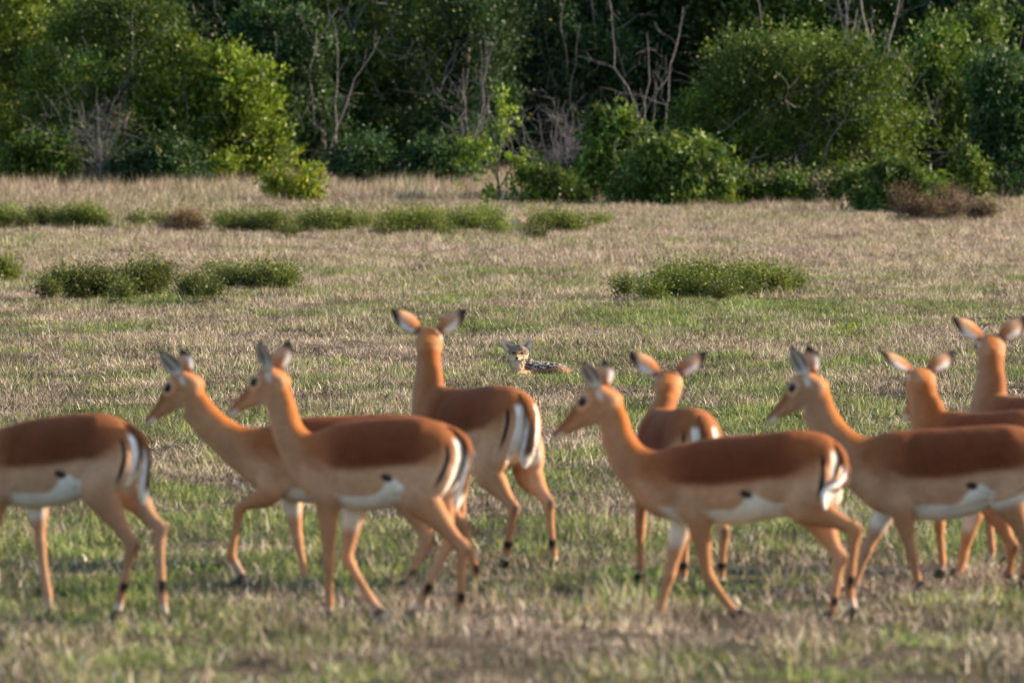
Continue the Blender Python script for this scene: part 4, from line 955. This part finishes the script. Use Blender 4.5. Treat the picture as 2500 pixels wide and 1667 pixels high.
SCRAP = ['small dark scrap of scrub at the left end of the row of three cushions', 'low scrap of scrub in front of the gap between the left and middle cushions', 'scrap of scrub at the left foot of the flatter right cushion', 'scrap of scrub at the right end of the row of three cushions',
         'scrap of scrub at the front left of the green mound on the right meadow', 'scrap of scrub off the left tip of the green mound', 'scrap of scrub off the right tip of the green mound', 'flat scrap of scrub in front of the middle of the green mound',
         'scrap of scrub at the left end of the far strip of flat shrubs', 'dark scrap of scrub in front of the far strip, below the lone yellow-green bush', 'scrap of scrub joining the shrubs of the far strip left of centre', 'dark scrap in front of the far strip, left of centre',
         'scrap in front of the far strip, left of the pale mound', 'scrap of scrub touching the left side of the pale mound', 'dark scrap of scrub in front right of the pale mound', 'last scrap of scrub at the right end of the far strip',
         'scrap of scrub right of the olive cushion near the left edge', 'scrap of scrub left of the dry brownish tuft', 'tiny dark scrap between the two leftmost far cushions', 'scrap of scrub just behind the far strip, left of the sapling',
         'dark scrap within the far strip near the centre']
for k_, (px_, py_, w_, h_, c_) in enumerate(((120, 738, 40, 22, CUD), (290, 742, 50, 24, CUD), (515, 742, 50, 26, CUD), (690, 716, 55, 24, CU), (1600, 744, 60, 22, CU), (1525, 730, 40, 16, CUD), (1935, 716, 45, 22, CU), (1765, 742, 60, 22, CUD),
        (540, 560, 60, 22, CU), (700, 585, 80, 20, CUD), (900, 560, 70, 24, CU), (930, 582, 60, 22, CUD), (1090, 586, 70, 22, CU), (1215, 585, 60, 24, CU), (1300, 592, 60, 22, CUD), (1450, 560, 70, 22, CU), (330, 560, 60, 22, CUD), (395, 555, 50, 20, CU),
        (60, 565, 40, 18, CUD), (1190, 545, 60, 26, CU), (960, 850 - 290, 60, 26, CUD))):
    p_ = at(px_, py_); r2 = w_ / 2 / FPX * p_.y
    shrub('scrub_tuft', SCRAP[k_], 'scrub', p_, r2, r2 * .7, h_ / FPX * p_.y, 130, 8, .045, .013, c_, 300 + k_, puffs=6, stem_r=.004, spread=.12, wood='stems', nst=3, prr=(.2, .45), yellow=.1, group='scraps of scrub between the cushion shrubs')

# ------------------------------------------------------------------ small things
def mound():
    p = at(1278, 556); rs = np.random.default_rng(2); V, F = [], []
    n, m_ = 20, 8
    for i in range(m_ + 1):
        ph = math.pi / 2 * i / m_
        for k in range(n):
            th = 2 * math.pi * k / n; q = .22 * math.sin(ph) * (1 + .18 * math.sin(3 * th + 1) + rs.normal() * .04)
            V.append((q * math.cos(th) * 1.25, q * math.sin(th), .17 * math.cos(ph) * (1 + rs.normal() * .05) - .02))
    for i in range(m_):
        for k in range(n): F.append((i * n + k, (i + 1) * n + k, (i + 1) * n + (k + 1) % n, i * n + (k + 1) % n))
    o = link('earth_mound', mesh('mound', np.array(V), F), None, [flat_mat('pale_earth', (.46, .30, .22), .95, .1, .3, 12)]); o.location = p
    o['label'] = 'small pale orange mound of earth among the flat shrubs before the sapling'; o['category'] = 'mound'
mound()
def weed():
    p = at(2078, 838); rs = np.random.default_rng(5); root = thing('weed', 'lone yellow-green leafy weed sticking out of the grass at right', 'plant', p)
    V, F = tube_mesh([limb((0, 0, -.01), (.01, 0, .16), .004, .002, rs, .05)], 5); link('stem', mesh('ws', [tuple(v) for v in V], F), root, [M_bark])
    an = np.array([(0, 0, .07), (.0, 0, .09), (-.04, 0, .13), (.03, 0, .15)]); dv = np.array([(.1, -.1, .9), (-.1, -.1, .9), (-.8, 0, .4), (.6, 0, .6)], float)
    V, F, c = leaves(an, dv, 3, .065, .03, ((.3, .42, .03), (.42, .5, .05)), rs, .05); link('foliage', mesh('wl', V, F, False, c), root, [M_leaf])
weed()
def stalk(px, py, dx, h, label, seed):
    p = at(px, py); rs = np.random.default_rng(seed)
    V, F = tube_mesh([[(dx * t_, 0, h * math.sin(min(1, t_ * 1.25) * math.pi * .62), .006 * (1 - t_ * .6)) for t_ in np.linspace(0, 1, 12)]], 5)
    o = link('dry_stalk', mesh('st', [tuple(v) for v in V], F), None, [flat_mat('straw', (.58, .33, .14), .7, .2)]); o.location = p; o['label'] = label; o['category'] = 'stalk'
stalk(195, 772, -.5, .15, 'orange dry stalk arching over the grass below the leftmost cushion shrub', 1)
stalk(1652, 722, .03, .42, 'thin pale upright stalk in front of the green mound at right', 2)
def flowers():
    """pale seed heads, petals and purple flowers dotted in the turf"""
    n = 420; x, y = scatter(n, 45, 190); z = gz(x, y) + rng.uniform(.05, .11, n); V = []; F = []; c = []
    for i in range(n):
        r_ = rng.uniform(.004, .010); col = [(.72, .68, .62), (.60, .50, .62), (.66, .60, .55), (.40, .22, .42)][rng.choice(4, p=[.45, .15, .28, .12])]
        b0 = len(V)
        for k in range(6):
            a = 2 * math.pi * k / 6; V.append((x[i] + r_ * math.cos(a), y[i] + r_ * .6 * math.sin(a), z[i] + r_ * math.sin(a))); c.append(col)
        V.append((x[i], y[i] - r_ * .5, z[i])); c.append(col)
        for k in range(6): F.append((b0 + k, b0 + (k + 1) % 6, b0 + 6))
    o = link('meadow_flowers', mesh('fl', np.array(V), np.array(F), False, np.array(c)), None, [leaf_mat('petals', .7, .3)])
    o['kind'] = 'stuff'; o['label'] = 'tiny pale and purple flowers dotted through the grass'; o['category'] = 'flowers'
flowers()
